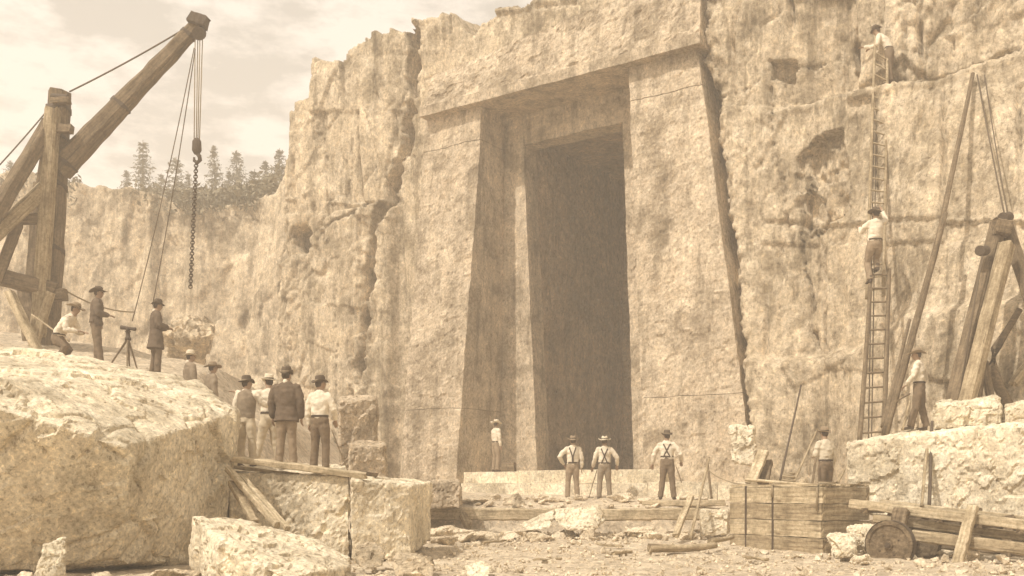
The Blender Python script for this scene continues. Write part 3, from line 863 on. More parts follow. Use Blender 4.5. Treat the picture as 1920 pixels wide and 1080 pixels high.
# ------------------------------------------------------------------ big stones
BP = lambda *a: P(*a)
def stone(name, pts, label, cat, seed, voxel=0.045, amp=0.07, cell=0.6, mat=None, group=None, **k):
    o = rough_rock(name, pts, voxel, amp, cell, mat or BOULD, None, seed, **k)
    return tag(o, label, cat, group)
stone('boulder', [BP(-170, 655, 19), BP(60, 656, 18.6), BP(150, 668, 18.8), BP(300, 698, 19), BP(375, 714, 19), BP(442, 768, 18.4),
                  BP(-170, 715, 12.6), BP(80, 716, 14.2), BP(150, 770, 13.9), BP(236, 838, 13.7), BP(438, 776, 17.2),
                  BP(-170, 1082, 13.7), BP(150, 1066, 14.6), BP(228, 1058, 14.6), BP(330, 1056, 16.2), BP(408, 1048, 17.2), BP(428, 1030, 18.2), BP(-170, 1040, 19)],
      'enormous rough boulder with a bright sloping top and shaded broken front', 'boulder', 3, 0.04, 0.08, 1.2, wob=.9, fine=.6)
stone('slab', [BP(358, 966, 13.6), BP(372, 975, 13.0), BP(440, 974, 14.2), BP(560, 1002, 14.6), BP(652, 1042, 14.2), BP(655, 1062, 13.2), BP(545, 1082, 12.0), BP(430, 1035, 12.2),
               BP(355, 1062, 13.6), BP(385, 1090, 12.6), BP(530, 1140, 12.1), BP(655, 1110, 13.2), BP(600, 1085, 14.6)],
      'tilted pale slab with a sharp shaded left end, leaning in front of the enormous boulder', 'stone slab', 5, 0.035, 0.05, 0.5)
stone('stone_block', [BP(428, 887, 17.4), BP(655, 892, 17.2), BP(655, 1052, 17.2), BP(428, 1052, 17.4), BP(440, 866, 20), BP(650, 872, 19.8), BP(650, 1010, 19.8), BP(440, 1010, 20)],
      'squared quarry block under the slanting plank where three men stand', 'stone block', 7, 0.045, 0.035, 0.45)
stone('stone_block', [BP(659, 899, 17.0), BP(771, 910, 17.5), BP(769, 1048, 17.5), BP(661, 1052, 17.0), BP(665, 889, 19.8), BP(812, 903, 20.2), BP(806, 1010, 20.2), BP(665, 1010, 19.8)],
      'squared quarry block with a sharp vertical corner, right of the block under the plank', 'stone block', 8, 0.045, 0.035, 0.45)
stone('stone_block', [BP(772, 905, 24.0), BP(862, 907, 23.6), BP(862, 952, 23.6), BP(772, 954, 24.0), BP(780, 899, 26), BP(862, 900, 26), BP(862, 945, 26), BP(780, 945, 26)],
      'low cracked block at the left end of the long timber', 'stone block', 9, 0.04, 0.05, 0.4, mat=DRESSED)
stone('stone_block', [BP(636, 752, 24.5), BP(702, 748, 25), BP(704, 870, 25), BP(636, 880, 24.5), BP(640, 744, 27), BP(706, 742, 27), BP(706, 860, 27), BP(640, 860, 27)],
      'tall upright block standing against the cliff behind the man with the cane', 'stone block', 10, 0.045, 0.06, 0.5, mat=DRESSED)
stone('stone_block', [BP(655, 838, 22), BP(722, 836, 22.4), BP(722, 908, 22.4), BP(655, 908, 22), BP(662, 828, 24), BP(724, 828, 24), BP(724, 900, 24), BP(662, 900, 24)],
      'small squared block in front of the tall upright one by the cliff foot', 'stone block', 11, 0.04, 0.05, 0.4, mat=DRESSED)
stone('stone_block', [BP(1590, 832, 20.8), BP(1750, 808, 20.0), BP(1990, 786, 18.6), BP(1990, 1010, 18.6), BP(1750, 985, 20.0), BP(1594, 960, 20.8),
                      BP(1600, 826, 24.5), BP(1760, 800, 24), BP(2010, 778, 23.5), BP(2010, 950, 23.5), BP(1600, 940, 24.5)],
      'huge squared ledge block carrying the foot of the ladder', 'stone block', 12, 0.055, 0.06, 0.7)
stone('stone_block', [BP(1750, 760, 20.6), BP(1858, 746, 20.4), BP(1878, 760, 20.2), BP(1878, 796, 20.2), BP(1752, 806, 20.6), BP(1762, 752, 22.2), BP(1868, 742, 22), BP(1868, 792, 22), BP(1762, 800, 22.2)],
      'bright rectangular block lying on the ledge right of the standing labourer', 'stone block', 13, 0.035, 0.05, 0.35)
stone('stone_block', [BP(1882, 768, 20.0), BP(1960, 752, 19.6), BP(1960, 792, 19.6), BP(1884, 798, 20), BP(1890, 758, 22), BP(1960, 745, 22), BP(1960, 780, 22)],
      'low flat block at the far right end of the ledge', 'stone block', 14, 0.035, 0.05, 0.35)
stone('stone_block', [BP(1368, 800, 26.3), BP(1410, 806, 26.1), BP(1418, 845, 26.1), BP(1412, 872, 26.0), BP(1376, 868, 26.2), BP(1375, 794, 27.4), BP(1414, 800, 27.4), BP(1414, 862, 27.4)],
      'upright chunk of rock wedged at the foot of the long crack', 'stone block', 15, 0.04, 0.06, 0.35)
stone('stone_block', [BP(1312, 958, 22.6), BP(1364, 958, 22.4), BP(1364, 1003, 22.4), BP(1312, 1006, 22.6), BP(1314, 954, 23.8), BP(1366, 954, 23.8), BP(1366, 998, 23.8)],
      'small squared block just left of the big plank box', 'stone block', 16, 0.03, 0.03, 0.3)
stone('stone_block', [BP(1490, 950, 21.7), BP(1610, 950, 21.5), BP(1610, 1020, 21.5), BP(1490, 1020, 21.7), BP(1495, 946, 23.4), BP(1610, 946, 23.2), BP(1610, 1010, 23.2), BP(1495, 1010, 23.4)],
      'low block hidden behind the plank box, under the man holding a pole', 'stone block', 31, 0.05, 0.04, 0.4)
stone('broken_rock', [BP(1552, 1004, 17.3), BP(1590, 1003, 17.2), BP(1606, 1014, 17.0), BP(1604, 1042, 17.0), BP(1560, 1048, 17.1), BP(1556, 1000, 18), BP(1602, 1000, 18.1), BP(1602, 1036, 18)],
      'squared grey rock on the ground between plank box and cart wheel', 'rock', 17, 0.025, 0.04, 0.25)
stone('broken_rock', [BP(1590, 988, 18.3), BP(1640, 986, 18.0), BP(1648, 998, 17.9), BP(1640, 1030, 17.9), BP(1598, 1018, 18.2), BP(1600, 984, 19), BP(1645, 984, 19), BP(1645, 1020, 19)],
      'pale flat-topped rock tucked under the left end of the cart', 'rock', 18, 0.025, 0.04, 0.25)
stone('broken_rock', [BP(300, 620, 38), BP(345, 600, 38), BP(400, 612, 38.5), BP(398, 630, 38), BP(360, 636, 37.5), BP(310, 632, 38), BP(350, 590, 41), BP(400, 606, 41), BP(380, 690, 40), BP(320, 690, 40)],
      'dark rock mass on the pit floor behind the man in the long coat', 'rock', 19, 0.08, 0.15, 0.8, mat=ROCK)
stone('broken_rock', [BP(940, 948, 25.9), BP(962, 926, 26.1), BP(972, 924, 26.2), BP(988, 948, 25.9), BP(966, 952, 25.5), BP(960, 948, 26.8)],
      'dark pointed rock poking up in the rubble behind the long timber', 'rock', 21, 0.02, 0.03, 0.2, mat=ROCK)
stone('broken_rock', [BP(974, 985, 23.4), BP(1038, 956, 24.0), BP(1042, 968, 23.8), BP(1030, 990, 23.2), BP(990, 996, 23.0), BP(1036, 962, 24.6), BP(980, 980, 24.3)],
      'long pale wedge of stone leaning on the middle of the timber', 'rock', 22, 0.025, 0.03, 0.25)
stone('broken_rock', [BP(1040, 956, 23.8), BP(1118, 952, 23.9), BP(1135, 975, 23.7), BP(1110, 996, 23.2), BP(1062, 992, 23.1), BP(1046, 985, 23.3), BP(1050, 954, 24.5), BP(1120, 950, 24.6), BP(1120, 985, 24.4)],
      'large angular stone propped against the middle of the timber', 'rock', 23, 0.03, 0.05, 0.35)
stone('broken_rock', [BP(80, 1022, 12.5), BP(124, 1008, 12.7), BP(120, 1108, 12.4), BP(92, 1112, 12.2), BP(62, 1108, 12.4), BP(116, 1012, 13.1), BP(90, 1032, 13.1)],
      'pointed white-topped rock at the foot of the enormous boulder', 'rock', 24, 0.02, 0.03, 0.2)
stone('broken_rock', [BP(664, 1024, 14.6), BP(700, 1015, 14.7), BP(724, 1034, 14.5), BP(716, 1062, 14.2), BP(680, 1070, 14.1), BP(668, 1050, 14.4), BP(695, 1018, 15.3), BP(715, 1040, 15.3)],
      'round dark stone between the tilted slab and the corner block', 'rock', 25, 0.02, 0.03, 0.22, mat=ROCK)
stone('broken_rock', [BP(735, 1045, 13.8), BP(790, 1038, 13.9), BP(815, 1060, 13.7), BP(812, 1096, 13.2), BP(742, 1096, 13.2), BP(760, 1038, 14.6), BP(810, 1050, 14.5)],
      'dark stump-like stone at the bottom edge, right of the tilted slab', 'rock', 26, 0.02, 0.035, 0.25, mat=ROCK)
stone('broken_rock', [BP(868, 1062, 13.6), BP(905, 1052, 13.8), BP(925, 1066, 13.6), BP(915, 1085, 13.3), BP(875, 1086, 13.3), BP(900, 1056, 14.3)],
      'lone rounded stone at the bottom edge of the open dusty ground', 'rock', 27, 0.02, 0.03, 0.2)

for k, (u, v, d, w, lab) in enumerate([(860, 990, 23.6, .55, 'flat pale slab at the left of the rubble below the long timber'),
        (912, 1000, 23.0, .40, 'angular pale lump left of the leaning wedge of stone'), (1190, 985, 23.7, .50, 'low pale slab right of the large propped stone'),
        (1010, 1008, 22.7, .42, 'pale lump in front of the leaning wedge of stone'), (1240, 1000, 22.8, .36, 'pale lump beside the leaning short board'),
        (1160, 935, 26.6, .42, 'dark-sided stone on the raised floor right of the pair with braces'), (1035, 938, 26.4, .5, 'flat slab on the raised floor left of the pair with braces'),
        (890, 940, 26.2, .5, 'flat slab on the raised floor near its left end'), (832, 955, 24.2, .5, 'pale slab just in front of the left end of the timber'),
        (800, 985, 22.6, .6, 'largest pale lump right of the corner block'), (1300, 925, 26.0, .45, 'stone lying behind the thin stakes')]):
    r = random.Random(700 + k); c = P(u, v, d); c.z = gz(c.x, c.y) - .05
    stone('broken_rock', [c + Vector((r.uniform(-1, 1) * w, r.uniform(-.6, .6) * w, r.uniform(0, .62) * w)) for _ in range(14)], lab, 'rock', 70 + k, .022, .03, .25, mat=RUBBLE)
# loose rock fragments: six shapes shared by many separate stones
frag = []
for k in range(8):
    r = random.Random(50 + k)
    pts = [Vector((r.uniform(-.5, .5), r.uniform(-.4, .4), r.uniform(-.3, .35))).normalized() * r.uniform(.35, .55) for _ in range(13)]
    for p in pts: p.z *= 0.68
    o = rough_rock('loose_rock', pts, 0.05, 0.035, 0.3, RUBBLE, None, 60 + k)
    me = o.data; co = get_co(me); co -= co.mean(0); set_co(me, co); frag.append(me); bpy.data.objects.remove(o)
def scatter(n, area, size, label, group, seed, lift=0.25):
    r = random.Random(seed)
    for _ in range(n):
        x, y = area(r)
        sz = r.uniform(*size) * (1.5 if r.random() < 0.12 else 1)
        o = bpy.data.objects.new('loose_rock', r.choice(frag)); COL.objects.link(o)
        o.location = (x, y, gz(x, y) + sz * lift * r.uniform(.3, 1)); o.scale = (sz, sz * r.uniform(.7, 1.1), sz * r.uniform(.6, 1.0))
        o.rotation_euler = (r.uniform(-.4, .4), r.uniform(-.4, .4), r.uniform(0, 6.28))
        tag(o, label, 'rock', group)
def px_area(u0, u1, d0, d1):
    def f(r):
        d = r.uniform(d0, d1); u = r.uniform(u0, u1); return ((u - 960) / F * d, d)
    return f
scatter(40, px_area(775, 1310, 22.3, 24.7), (0.18, 0.50), 'pale broken rock in the rubble strewn below the long timber', 'rubble rocks below the long timber', 1)
scatter(14, px_area(785, 900, 20.8, 23.2), (0.25, 0.60), 'pale chunk heaped at the left end of the rubble, by the corner block', 'chunks by the corner block', 2)
scatter(34, px_area(870, 1230, 25.5, 28.2), (0.15, 0.45), 'small stone lying on the raised floor between timber and portal steps', 'stones on the raised floor', 3)
scatter(26, px_area(-20, 360, 11.7, 13.1), (0.12, 0.42), 'stone in the heap along the foot of the enormous boulder', 'stones along the boulder foot', 4)
scatter(18, px_area(640, 950, 12.9, 14.6), (0.08, 0.26), 'small stone on the dusty ground near the tilted slab', 'small stones near the tilted slab', 5)
scatter(22, px_area(1230, 1620, 17.6, 21.5), (0.07, 0.24), 'small stone scattered around the base of the plank box', 'small stones around the plank box', 6)
scatter(26, px_area(1560, 1960, 15.6, 19.2), (0.10, 0.36), 'stone lying in the shade under and around the cart', 'stones under the cart', 7)
scatter(20, px_area(440, 640, 20.5, 23), (0.2, 0.5), 'stone behind the block where three men stand', 'stones behind the standing men', 8)
scatter(30, px_area(1290, 1640, 22.5, 26.5), (0.15, 0.5), 'stone at the cliff foot behind the plank box', 'stones at the cliff foot', 9)
def gravel():
    r = random.Random(11); vs, fs = [], []
    base = [Vector(v) for v in ((1, 0, 0), (-1, 0, 0), (0, 1, 0), (0, -1, 0), (0, 0, 1), (0, 0, -1))]
    tri = [(0, 2, 4), (2, 1, 4), (1, 3, 4), (3, 0, 4), (2, 0, 5), (1, 2, 5), (3, 1, 5), (0, 3, 5)]
    for k in range(9000):
        d = r.uniform(11.5, 28) if r.random() < .7 else r.uniform(22.3, 24.8); u = r.uniform(-60, 1980)
        x = (u - 960) / F * d
        if x < -4.6 and d > 14.2: continue
        s_ = r.uniform(.012, .05) * (2.0 if r.random() < .08 else 1)
        c = Vector((x, d, gz(x, d) + s_ * .4))
        n = len(vs); R_ = Euler((r.uniform(0, 6), r.uniform(0, 6), r.uniform(0, 6))).to_matrix()
        for b in base: vs.append(c + R_ @ (b * s_ * r.uniform(.5, 1.3)))
        fs += [(n + a, n + b, n + c_) for a, b, c_ in tri]
    tag(mesh_obj('gravel', vs, fs, RUBBLE), kind='stuff', label='loose gravel and chips littering the dusty ground')
gravel()

# ------------------------------------------------------------------ timber lying about
def tbeam(name, a, b, w, h, label, cat, mat=None, seed=0, roll=0.0, group=None, **k):
    return tag(beam(name, P(*a), P(*b), w, h, mat, None, seed, roll, **k), label, cat, group)
def tpole(name, a, b, r0, r1, label, cat, mat=None, seed=0, group=None, **k):
    return tag(pole(name, P(*a), P(*b), r0, r1, mat, None, seed, **k), label, cat, group)
tbeam('timber', (776, 964, 24.9), (1034, 965, 24.9), 0.30, 0.30, 'long squared timber edging the raised floor, left length', 'timber', WOODL, 1, n=20, wob=.012)
tbeam('timber', (1036, 965, 24.88), (1312, 964, 24.6), 0.30, 0.29, 'long squared timber edging the raised floor, right length', 'timber', WOODL, 2, n=20, wob=.012)
tbeam('timber', (1204, 944, 26.0), (1358, 943, 25.4), 0.24, 0.15, 'shorter flat timber lying behind the long ones, by the thin stakes', 'timber', WOODL, 3)
tbeam('timber', (868, 966, 24.6), (878, 985, 24.3), 0.18, 0.18, 'short prop standing under the left length of the long timber', 'timber prop', WOOD, 4)
tbeam('plank', (436, 860, 17.35), (684, 892, 17.25), 0.26, 0.10, 'long plank slanting down along the front edge of the block under three men', 'plank', WOODL, 5, n=14, roll=0.1)
tbeam('plank', (440, 876, 17.6), (560, 890, 17.5), 0.22, 0.06, 'short plank under the upper end of the slanting one', 'plank', WOOD, 6)
tbeam('timber', (600, 880, 18.7), (706, 891, 18.6), 0.16, 0.08, 'dark flat offcut at the feet of the man with the cane', 'timber offcut', WOODD, 7)
tbeam('timber', (428, 880, 16.9), (520, 985, 15.6), 0.10, 0.10, 'upper of three broken poles leaning between boulder and block', 'broken pole', WOODL, 8)
tbeam('timber', (455, 895, 16.9), (540, 992, 15.5), 0.085, 0.085, 'pale broken pole lying lowest against the front of the block', 'broken pole', WOODL, 9)
tbeam('timber', (434, 905, 16.8), (478, 980, 15.7), 0.12, 0.10, 'dark steep pole between boulder and block', 'broken pole', WOOD, 10)
tbeam('timber', (1266, 1005, 21.7), (1296, 930, 22.6), 0.13, 0.10, 'short board leaning on the right end of the long timber', 'board', WOODL, 11)
tpole('stake', (1294, 1010, 21.3), (1330, 858, 23.2), 0.035, 0.03, 'thin stake leaning over the small squared block', 'stake', WOOD, 12)
tpole('stake', (1334, 935, 24.0), (1326, 860, 24.2), 0.03, 0.025, 'upright stake crossing the leaning one by the small squared block', 'stake', WOODD, 13)
tpole('log', (1218, 1030, 18.4), (1342, 1022, 18.9), 0.085, 0.06, 'rough split log lying on the dust in front of the small squared block', 'log', WOOD, 14, wob=.3)
tpole('log', (1330, 1018, 19.2), (1372, 1006, 19.9), 0.06, 0.04, 'short branch end by the left corner of the plank box', 'branch', WOOD, 15, wob=.3)
tbeam('plank', (1408, 905, 22.0), (1432, 846, 22.8), 0.24, 0.10, 'short thick board standing tilted behind the plank box', 'board', WOODL, 16)
tbeam('timber', (1430, 905, 22.4), (1438, 868, 22.9), 0.25, 0.18, 'dark stub of timber behind the tilted board', 'timber stub', WOODD, 17)
tpole('drill_rod', (1463, 900, 24.0), (1502, 722, 25.6), 0.03, 0.022, 'long thin drill rod leaning on the cliff left of the bareheaded bench', 'drill rod', IRON, 18)['label'] = 'long thin drill rod leaning on the cliff behind the plank box'
tpole('stake', (1742, 948, 19.2), (1748, 790, 20.3), 0.034, 0.028, 'dark bar standing against the front of the huge ledge block', 'iron bar', IRON, 19)
tpole('stake', (1728, 950, 19.0), (1742, 800, 20.3), 0.03, 0.03, 'second bar crossing the dark one against the huge ledge block', 'iron bar', WOOD, 20)
tpole('stake', (1570, 905, 20.9), (1584, 880, 21.1), 0.03, 0.02, 'short stick poking up right of the man behind the plank box', 'stick', WOOD, 21)
tpole('stick', (60, 590, 24.2), (130, 640, 23.7), 0.02, 0.02, 'thin stick by the crouching man', 'stick', WOOD, 22)
tbeam('timber', (942, 876, 33.6), (966, 876, 33.4), 0.30, 0.30, 'small dark block of wood at the feet of the man by the left jamb', 'wood block', WOODD, 23)

for k, (a, b, w_, lab) in enumerate([((905, 1020), (948, 1014), .05, 'thin stick lying on the dust left of the centre'), ((1120, 1022), (1168, 1026), .05, 'thin stick on the dust in front of the rubble'),
        ((1150, 1040), (1182, 1036), .07, 'short chip of wood on the open dust'), ((700, 1010), (748, 1022), .09, 'short board resting over the round dark stone'),
        ((1000, 1052), (1052, 1050), .04, 'twig on the dust near the bottom edge'), ((1395, 1046), (1440, 1052), .05, 'splinter of wood in front of the plank box'),
        ((846, 1000), (900, 1006), .06, 'bleached stick in the rubble by the corner block')]):
    def gp(u, v):
        d = 19.0
        for _ in range(8): d = max(12.0, min(24.0, F * (CH - gz((u - 960) / F * d, d) - .05) / (v - HZ)))
        return P(u, v, d) + Vector((0, 0, .02))
    tag(beam('wood_scrap', gp(*a), gp(*b), w_ * 1.3, w_ * .8, WOOD, None, 300 + k, n=6, wob=.01), lab, 'wood scrap')
# ------------------------------------------------------------------ people
def loft(stations, right=(1, 0, 0), sides=14):
    vs, fs = [], []
    R_ = Vector(right).normalized()
    S_ = [(Vector(p), rx, ry) for p, rx, ry in stations]
    n = len(S_)
    for i, (p, rx, ry) in enumerate(S_):
        a = S_[max(0, i - 1)][0]; b = S_[min(n - 1, i + 1)][0]
        T = (b - a).normalized(); Y = T.cross(R_)
        if Y.length < 0.2: Y = T.cross(Vector((0, 0, 1)))
        Y.normalize(); X = Y.cross(T).normalized()
        for j in range(sides):
            t = 2 * math.pi * j / sides; vs.append(p + X * rx * math.cos(t) + Y * ry * math.sin(t))
    for i in range(n - 1):
        for j in range(sides):
            a = i * sides + j; b = i * sides + (j + 1) % sides; fs.append((a, b, b + sides, a + sides))
    fs.append(tuple(reversed(range(sides)))); fs.append(tuple((n - 1) * sides + j for j in range(sides)))
    return vs, fs
def limb(pts, radii, k=1.0):
    """rounded tapered chain through joints"""
    pts = [Vector(p) for p in pts]; st = []
    d0 = (pts[0] - pts[1]).normalized(); st.append((pts[0] + d0 * radii[0] * .8, radii[0] * .45, radii[0] * .45 * k))
    for i in range(len(pts) - 1):
        m = 3 if i < len(pts) - 2 else 4
        for j in range(m):
            t = j / (3 if i < len(pts) - 2 else 3); r = radii[i] + (radii[i + 1] - radii[i]) * t
            st.append((pts[i].lerp(pts[i + 1], t), r, r * k))
    d1 = (pts[-1] - pts[-2]).normalized(); st.append((pts[-1] + d1 * radii[-1] * .7, radii[-1] * .5, radii[-1] * .5 * k))
    return loft(st, (1, 0.01, 0.02), 10)
def ball(c, rx, ry, rz, rot=None, seg=12):
    vs, fs = [], []; c = Vector(c)
    for i in range(1, seg // 2):
        ph = math.pi * i / (seg // 2)
        for j in range(seg):
            t = 2 * math.pi * j / seg
            v = Vector((rx * math.sin(ph) * math.cos(t), ry * math.sin(ph) * math.sin(t), rz * math.cos(ph)))
            if rot: v = rot @ v
            vs.append(c + v)
    a = len(vs); tp = Vector((0, 0, rz)); bt = Vector((0, 0, -rz))
    if rot: tp = rot @ tp; bt = rot @ bt
    vs += [c + tp, c + bt]; rows = seg // 2 - 1
    for i in range(rows - 1):
        for j in range(seg):
            p = i * seg + j; q = i * seg + (j + 1) % seg; fs.append((p, p + seg, q + seg, q))
    for j in range(seg):
        q = (j + 1) % seg; fs.append((a, j, q)); fs.append((a + 1, (rows - 1) * seg + q, (rows - 1) * seg + j))
    return vs, fs
def union(name, prims, mat, voxel, parent=None, wrinkle=0.0, seed=0, smooth_it=2):
    vs, fs = [], []
    for v, f in prims:
        n = len(vs); vs += v; fs += [tuple(n + i for i in q) for q in f]
    o = mesh_obj(name, vs, fs, mat, parent)
    bm = bmesh.new(); bm.from_mesh(o.data); bmesh.ops.recalc_face_normals(bm, faces=bm.faces); bm.to_mesh(o.data); bm.free()
    me = remesh(o, voxel)
    if smooth_it:
        bm = bmesh.new(); bm.from_mesh(me)
        for _ in range(smooth_it): bmesh.ops.smooth_vert(bm, verts=bm.verts, factor=0.5, use_axis_x=True, use_axis_y=True, use_axis_z=True)
        bm.to_mesh(me); bm.free()
    if wrinkle:
        co = get_co(me); no = get_no(me)
        q = co * np.array([9, 9, 16]) + seed
        d = wrinkle * (fbm(q, 3, seed) + 0.7 * np.abs(fbm(co * np.array([14, 14, 7]) + seed, 2, seed + 5)))
        set_co(me, co + no * d[:, None])
    me.polygons.foreach_set('use_smooth', [True] * len(me.polygons))
    return o

ARMS = {  # elbow, wrist for the right arm relative to its shoulder (x mirrored for the left)
    'down': ((.05, -.01, -.29), (.05, .04, -.54)),
    'hip': ((.20, -.10, -.24), (.05, .03, -.45)),
    'front': ((.06, .03, -.28), (-.06, .24, -.30)),
    'fold': ((.05, .06, -.28), (-.16, .20, -.24)),
    'reach': ((.07, .24, -.10), (.08, .50, -.06)),
    'out': ((.26, .05, -.10), (.48, .12, -.02)),
    'cane': ((.09, -.01, -.28), (.14, .10, -.50)),
    'up': ((.12, .18, .12), (.08, .30, .36)),
    'rail': ((.10, .16, -.18), (.05, .40, -.02)),
}
def person(pos, rz, label, scale=1.0, arms=('down', 'down'), lean=(0, 0), legs=None, shirt=SHIRT, trousers=TROUS, coat=None, coat_len='hip',
           vest=None, braces=None, hat=('fedora', FELT), hat_tilt=(0.05, 0), head_turn=0.0, head_tilt=0.0, group=None, seed=0, belt=True, hip_drop=0.0, waist=1.02, wide=1.0, armvec=None):
    r = random.Random(seed)
    H = Vector((0, 0, .93 - hip_drop)); lx, ly = lean
    if not hip_drop and legs is None:
        k_ = r.uniform(-.05, .05); w_ = r.uniform(-.015, .04)
        legs = (((-.10 - w_, .02 + k_, .50), (-.11 - w_ * 1.6, -.02 + k_ * 1.5, .09)), ((.10 + w_, .02 - k_, .50), (.12 + w_ * 1.6, -.02 - k_ * 1.5, .09)))
    lx += r.uniform(-.03, .03); ly += r.uniform(-.02, .04); head_turn += r.uniform(-.3, .3); wide = wide * r.uniform(.95, 1.08)
    spine = lambda t: H + Vector((lx * t, ly * t * (0.4 + .6 * t), .56 * t * math.sqrt(max(.2, 1 - lx * lx - ly * ly * 1.6))))
    chest, neck = spine(.66), spine(1.0); sh = spine(.87)
    SW = .185 * wide
    kn, an = [], []
    lg = legs or (((-.10, .01, .50), (-.11, -.02, .09)), ((.10, .01, .50), (.12, -.02, .09)))
    shl = [sh + Vector((-SW, 0, 0)), sh + Vector((SW, 0, 0))]
    arm = []
    for i, a in enumerate(arms):
        e, w = (armvec[i] if armvec and armvec[i] else ARMS[a]); sx = -1 if i == 0 else 1
        arm.append((shl[i] + Vector((e[0] * sx, e[1], e[2])), shl[i] + Vector((w[0] * sx, w[1], w[2]))))
    hc = neck + Vector((0, .025 + .05 * head_tilt, .135))
    HR = Euler((-head_tilt, 0, head_turn)).to_matrix()
    def hp(x, y, z): return hc + HR @ Vector((x, y, z))
    # --- body: one continuous surface
    pr = [loft([(H + Vector((0, 0, -.09)), .12, .08), (H, .155, .10), (spine(.3), .135, .09), (chest, .165 * wide, .105), (sh, .165 * wide, .085), (neck, .065, .06), (hc, .055, .055)]),
          ball(hc, .073, .092, .112, HR), ball(hp(0, .035, -.055), .050, .055, .055, HR), ball(hp(0, .098, -.012), .014, .022, .026, HR),
          ball(hp(.073, -.005, -.01), .013, .02, .032, HR), ball(hp(-.073, -.005, -.01), .013, .02, .032, HR), ball(hp(0, .082, -.058), .024, .012, .010, HR), ball(hp(0, .078, .028), .055, .02, .014, HR)]
    for i in (0, 1):
        sx = -1 if i == 0 else 1; e, w = arm[i]
        pr.append(limb([shl[i] + Vector((-.02 * sx, 0, -.01)), e, w], [.055, .041, .028]))
        d = (w - e).normalized(); side = d.cross(Vector((0, 0, 1)))
        if side.length < .3: side = Vector((0, 1, 0))
        side.normalize(); pn = d.cross(side).normalized()
        pc = w + d * .05
        pr.append(loft([(w - d * .01, .026, .020), (w + d * .04, .036, .019), (w + d * .085, .038, .017), (w + d * .10, .03, .014)], side, 10))
        for f in range(4):
            b = w + d * .085 + side * (-.030 + .020 * f); L = (.062, .074, .070, .054)[f]; c = pn * (.35 if side.dot(Vector((0, 0, 1))) >= 0 else -.35)
            m_ = b + (d + c * .5).normalized() * L * .5; t_ = m_ + (d + c * 2).normalized() * L * .55
            pr.append(limb([b, m_, t_], [.0115, .0105, .009]))
        tb = w + d * .03 - side * .028; pr.append(limb([tb, tb + (d - side * .9).normalized() * .035, tb + (d - side * .3).normalized() * .068], [.014, .0125, .010]))
        k_, a_ = Vector(lg[i][0]), Vector(lg[i][1]); hj = H + Vector((.085 * sx, 0, -.03))
        pr.append(limb([hj, k_, a_], [.078, .052, .036]))
        pr.append(loft([(a_ + Vector((0, -.05, -.05)), .030, .03), (a_ + Vector((0, .0, -.045)), .037, .036), (a_ + Vector((0.01 * sx, .10, -.062)), .042, .022), (a_ + Vector((.012 * sx, .165, -.068)), .03, .015)], (1, 0, 0)))
    body = union('person', pr, SKIN, 0.0125, None, 0, seed, 1)
    body.location = pos; body.rotation_euler = (0, 0, rz); body.scale = (scale,) * 3
    tag(body, label, 'person', group)
    for sx in (-1, 1):
        v, f = ball(hp(.030 * sx, .083, .008), .011, .009, .008, HR, 8); mesh_obj('eye', v, f, EYEM, body, True)
    pr = [ball(hp(0, -.018, .012), .078, .086, .104, HR)]
    # hair: cap behind and above, kept off the face
    v, f = ball(hp(0, -.022, .014), .078, .084, .106, HR, 14); hv, hf = v, f
    o = mesh_obj('hair', hv, hf, HAIR, body, True)
    # --- trousers
    tr = [loft([(H + Vector((0, 0, -.13)), .11, .09), (H + Vector((0, 0, -.04)), .175, .128), (spine(.05), .172, .124), (spine((waist - .93) / .56), .155, .112)])]
    for i in (0, 1):
        sx = -1 if i == 0 else 1; k_, a_ = Vector(lg[i][0]), Vector(lg[i][1]); hj = H + Vector((.085 * sx, 0, -.05))
        tr.append(loft([(hj + Vector((0, 0, .04)), .085, .10), (hj.lerp(k_, .25), .100, .110), (hj.lerp(k_, .65), .084, .092), (k_, .074, .080), (k_.lerp(a_, .4), .073, .078), (k_.lerp(a_, .85), .068, .074), (a_ + Vector((0, 0, -.02)), .070, .078)]))
    union('trousers', tr, trousers, 0.0135, body, 0.012, seed + 1)
    for i in (0, 1):
        sx = -1 if i == 0 else 1; a_ = Vector(lg[i][1])
        union('boot', [loft([(a_ + Vector((0, -.075, -.055)), .03, .03), (a_ + Vector((0, -.05, -.05)), .042, .042), (a_ + Vector((0, .0, -.042)), .047, .046), (a_ + Vector((.008 * sx, .09, -.058)), .052, .031), (a_ + Vector((.012 * sx, .17, -.066)), .046, .024), (a_ + Vector((.012 * sx, .20, -.068)), .025, .015)]),
                       limb([a_ + Vector((0, -.01, .07)), a_ + Vector((0, -.01, -.03))], [.052, .05])], BOOT, 0.013, body)
    # --- shirt
    def torso(g, z0=0.0, flare=0.0, low=None):
        st = []
        if low is not None:
            st += [(H + Vector((0, -.005, low - .93)), .185 + flare + g, .140 + flare * .8 + g), (H + Vector((0, 0, (low - .93) * .5)), .180 + flare * .5 + g, .132 + flare * .5 + g)]
        else: st += [(spine(.02), .150 + g, .105 + g)]
        st += [(spine(.22), .158 + g, .112 + g), (spine(.45), .166 * wide + g, .118 + g), (chest, .176 * wide + g, .120 + g), (sh, .168 * wide + g, .098 + g), (spine(.96), .10 + g, .078 + g), (neck + Vector((0, .005, .015)), .060 + g * .5, .058 + g * .5)]
        return loft(st)
    def sleeves(g, upto=1.0):
        out = []
        for i in (0, 1):
            e, w = arm[i]; sx = -1 if i == 0 else 1
            s0 = shl[i] + Vector((-.03 * sx, 0, -.005)); 
            out.append(limb([s0, shl[i].lerp(e, .5) , e, e.lerp(w, .5 * upto), e.lerp(w, .92 * upto)], [.068 + g, .066 + g, .060 + g, .054 + g, .044 + g]))
        return out
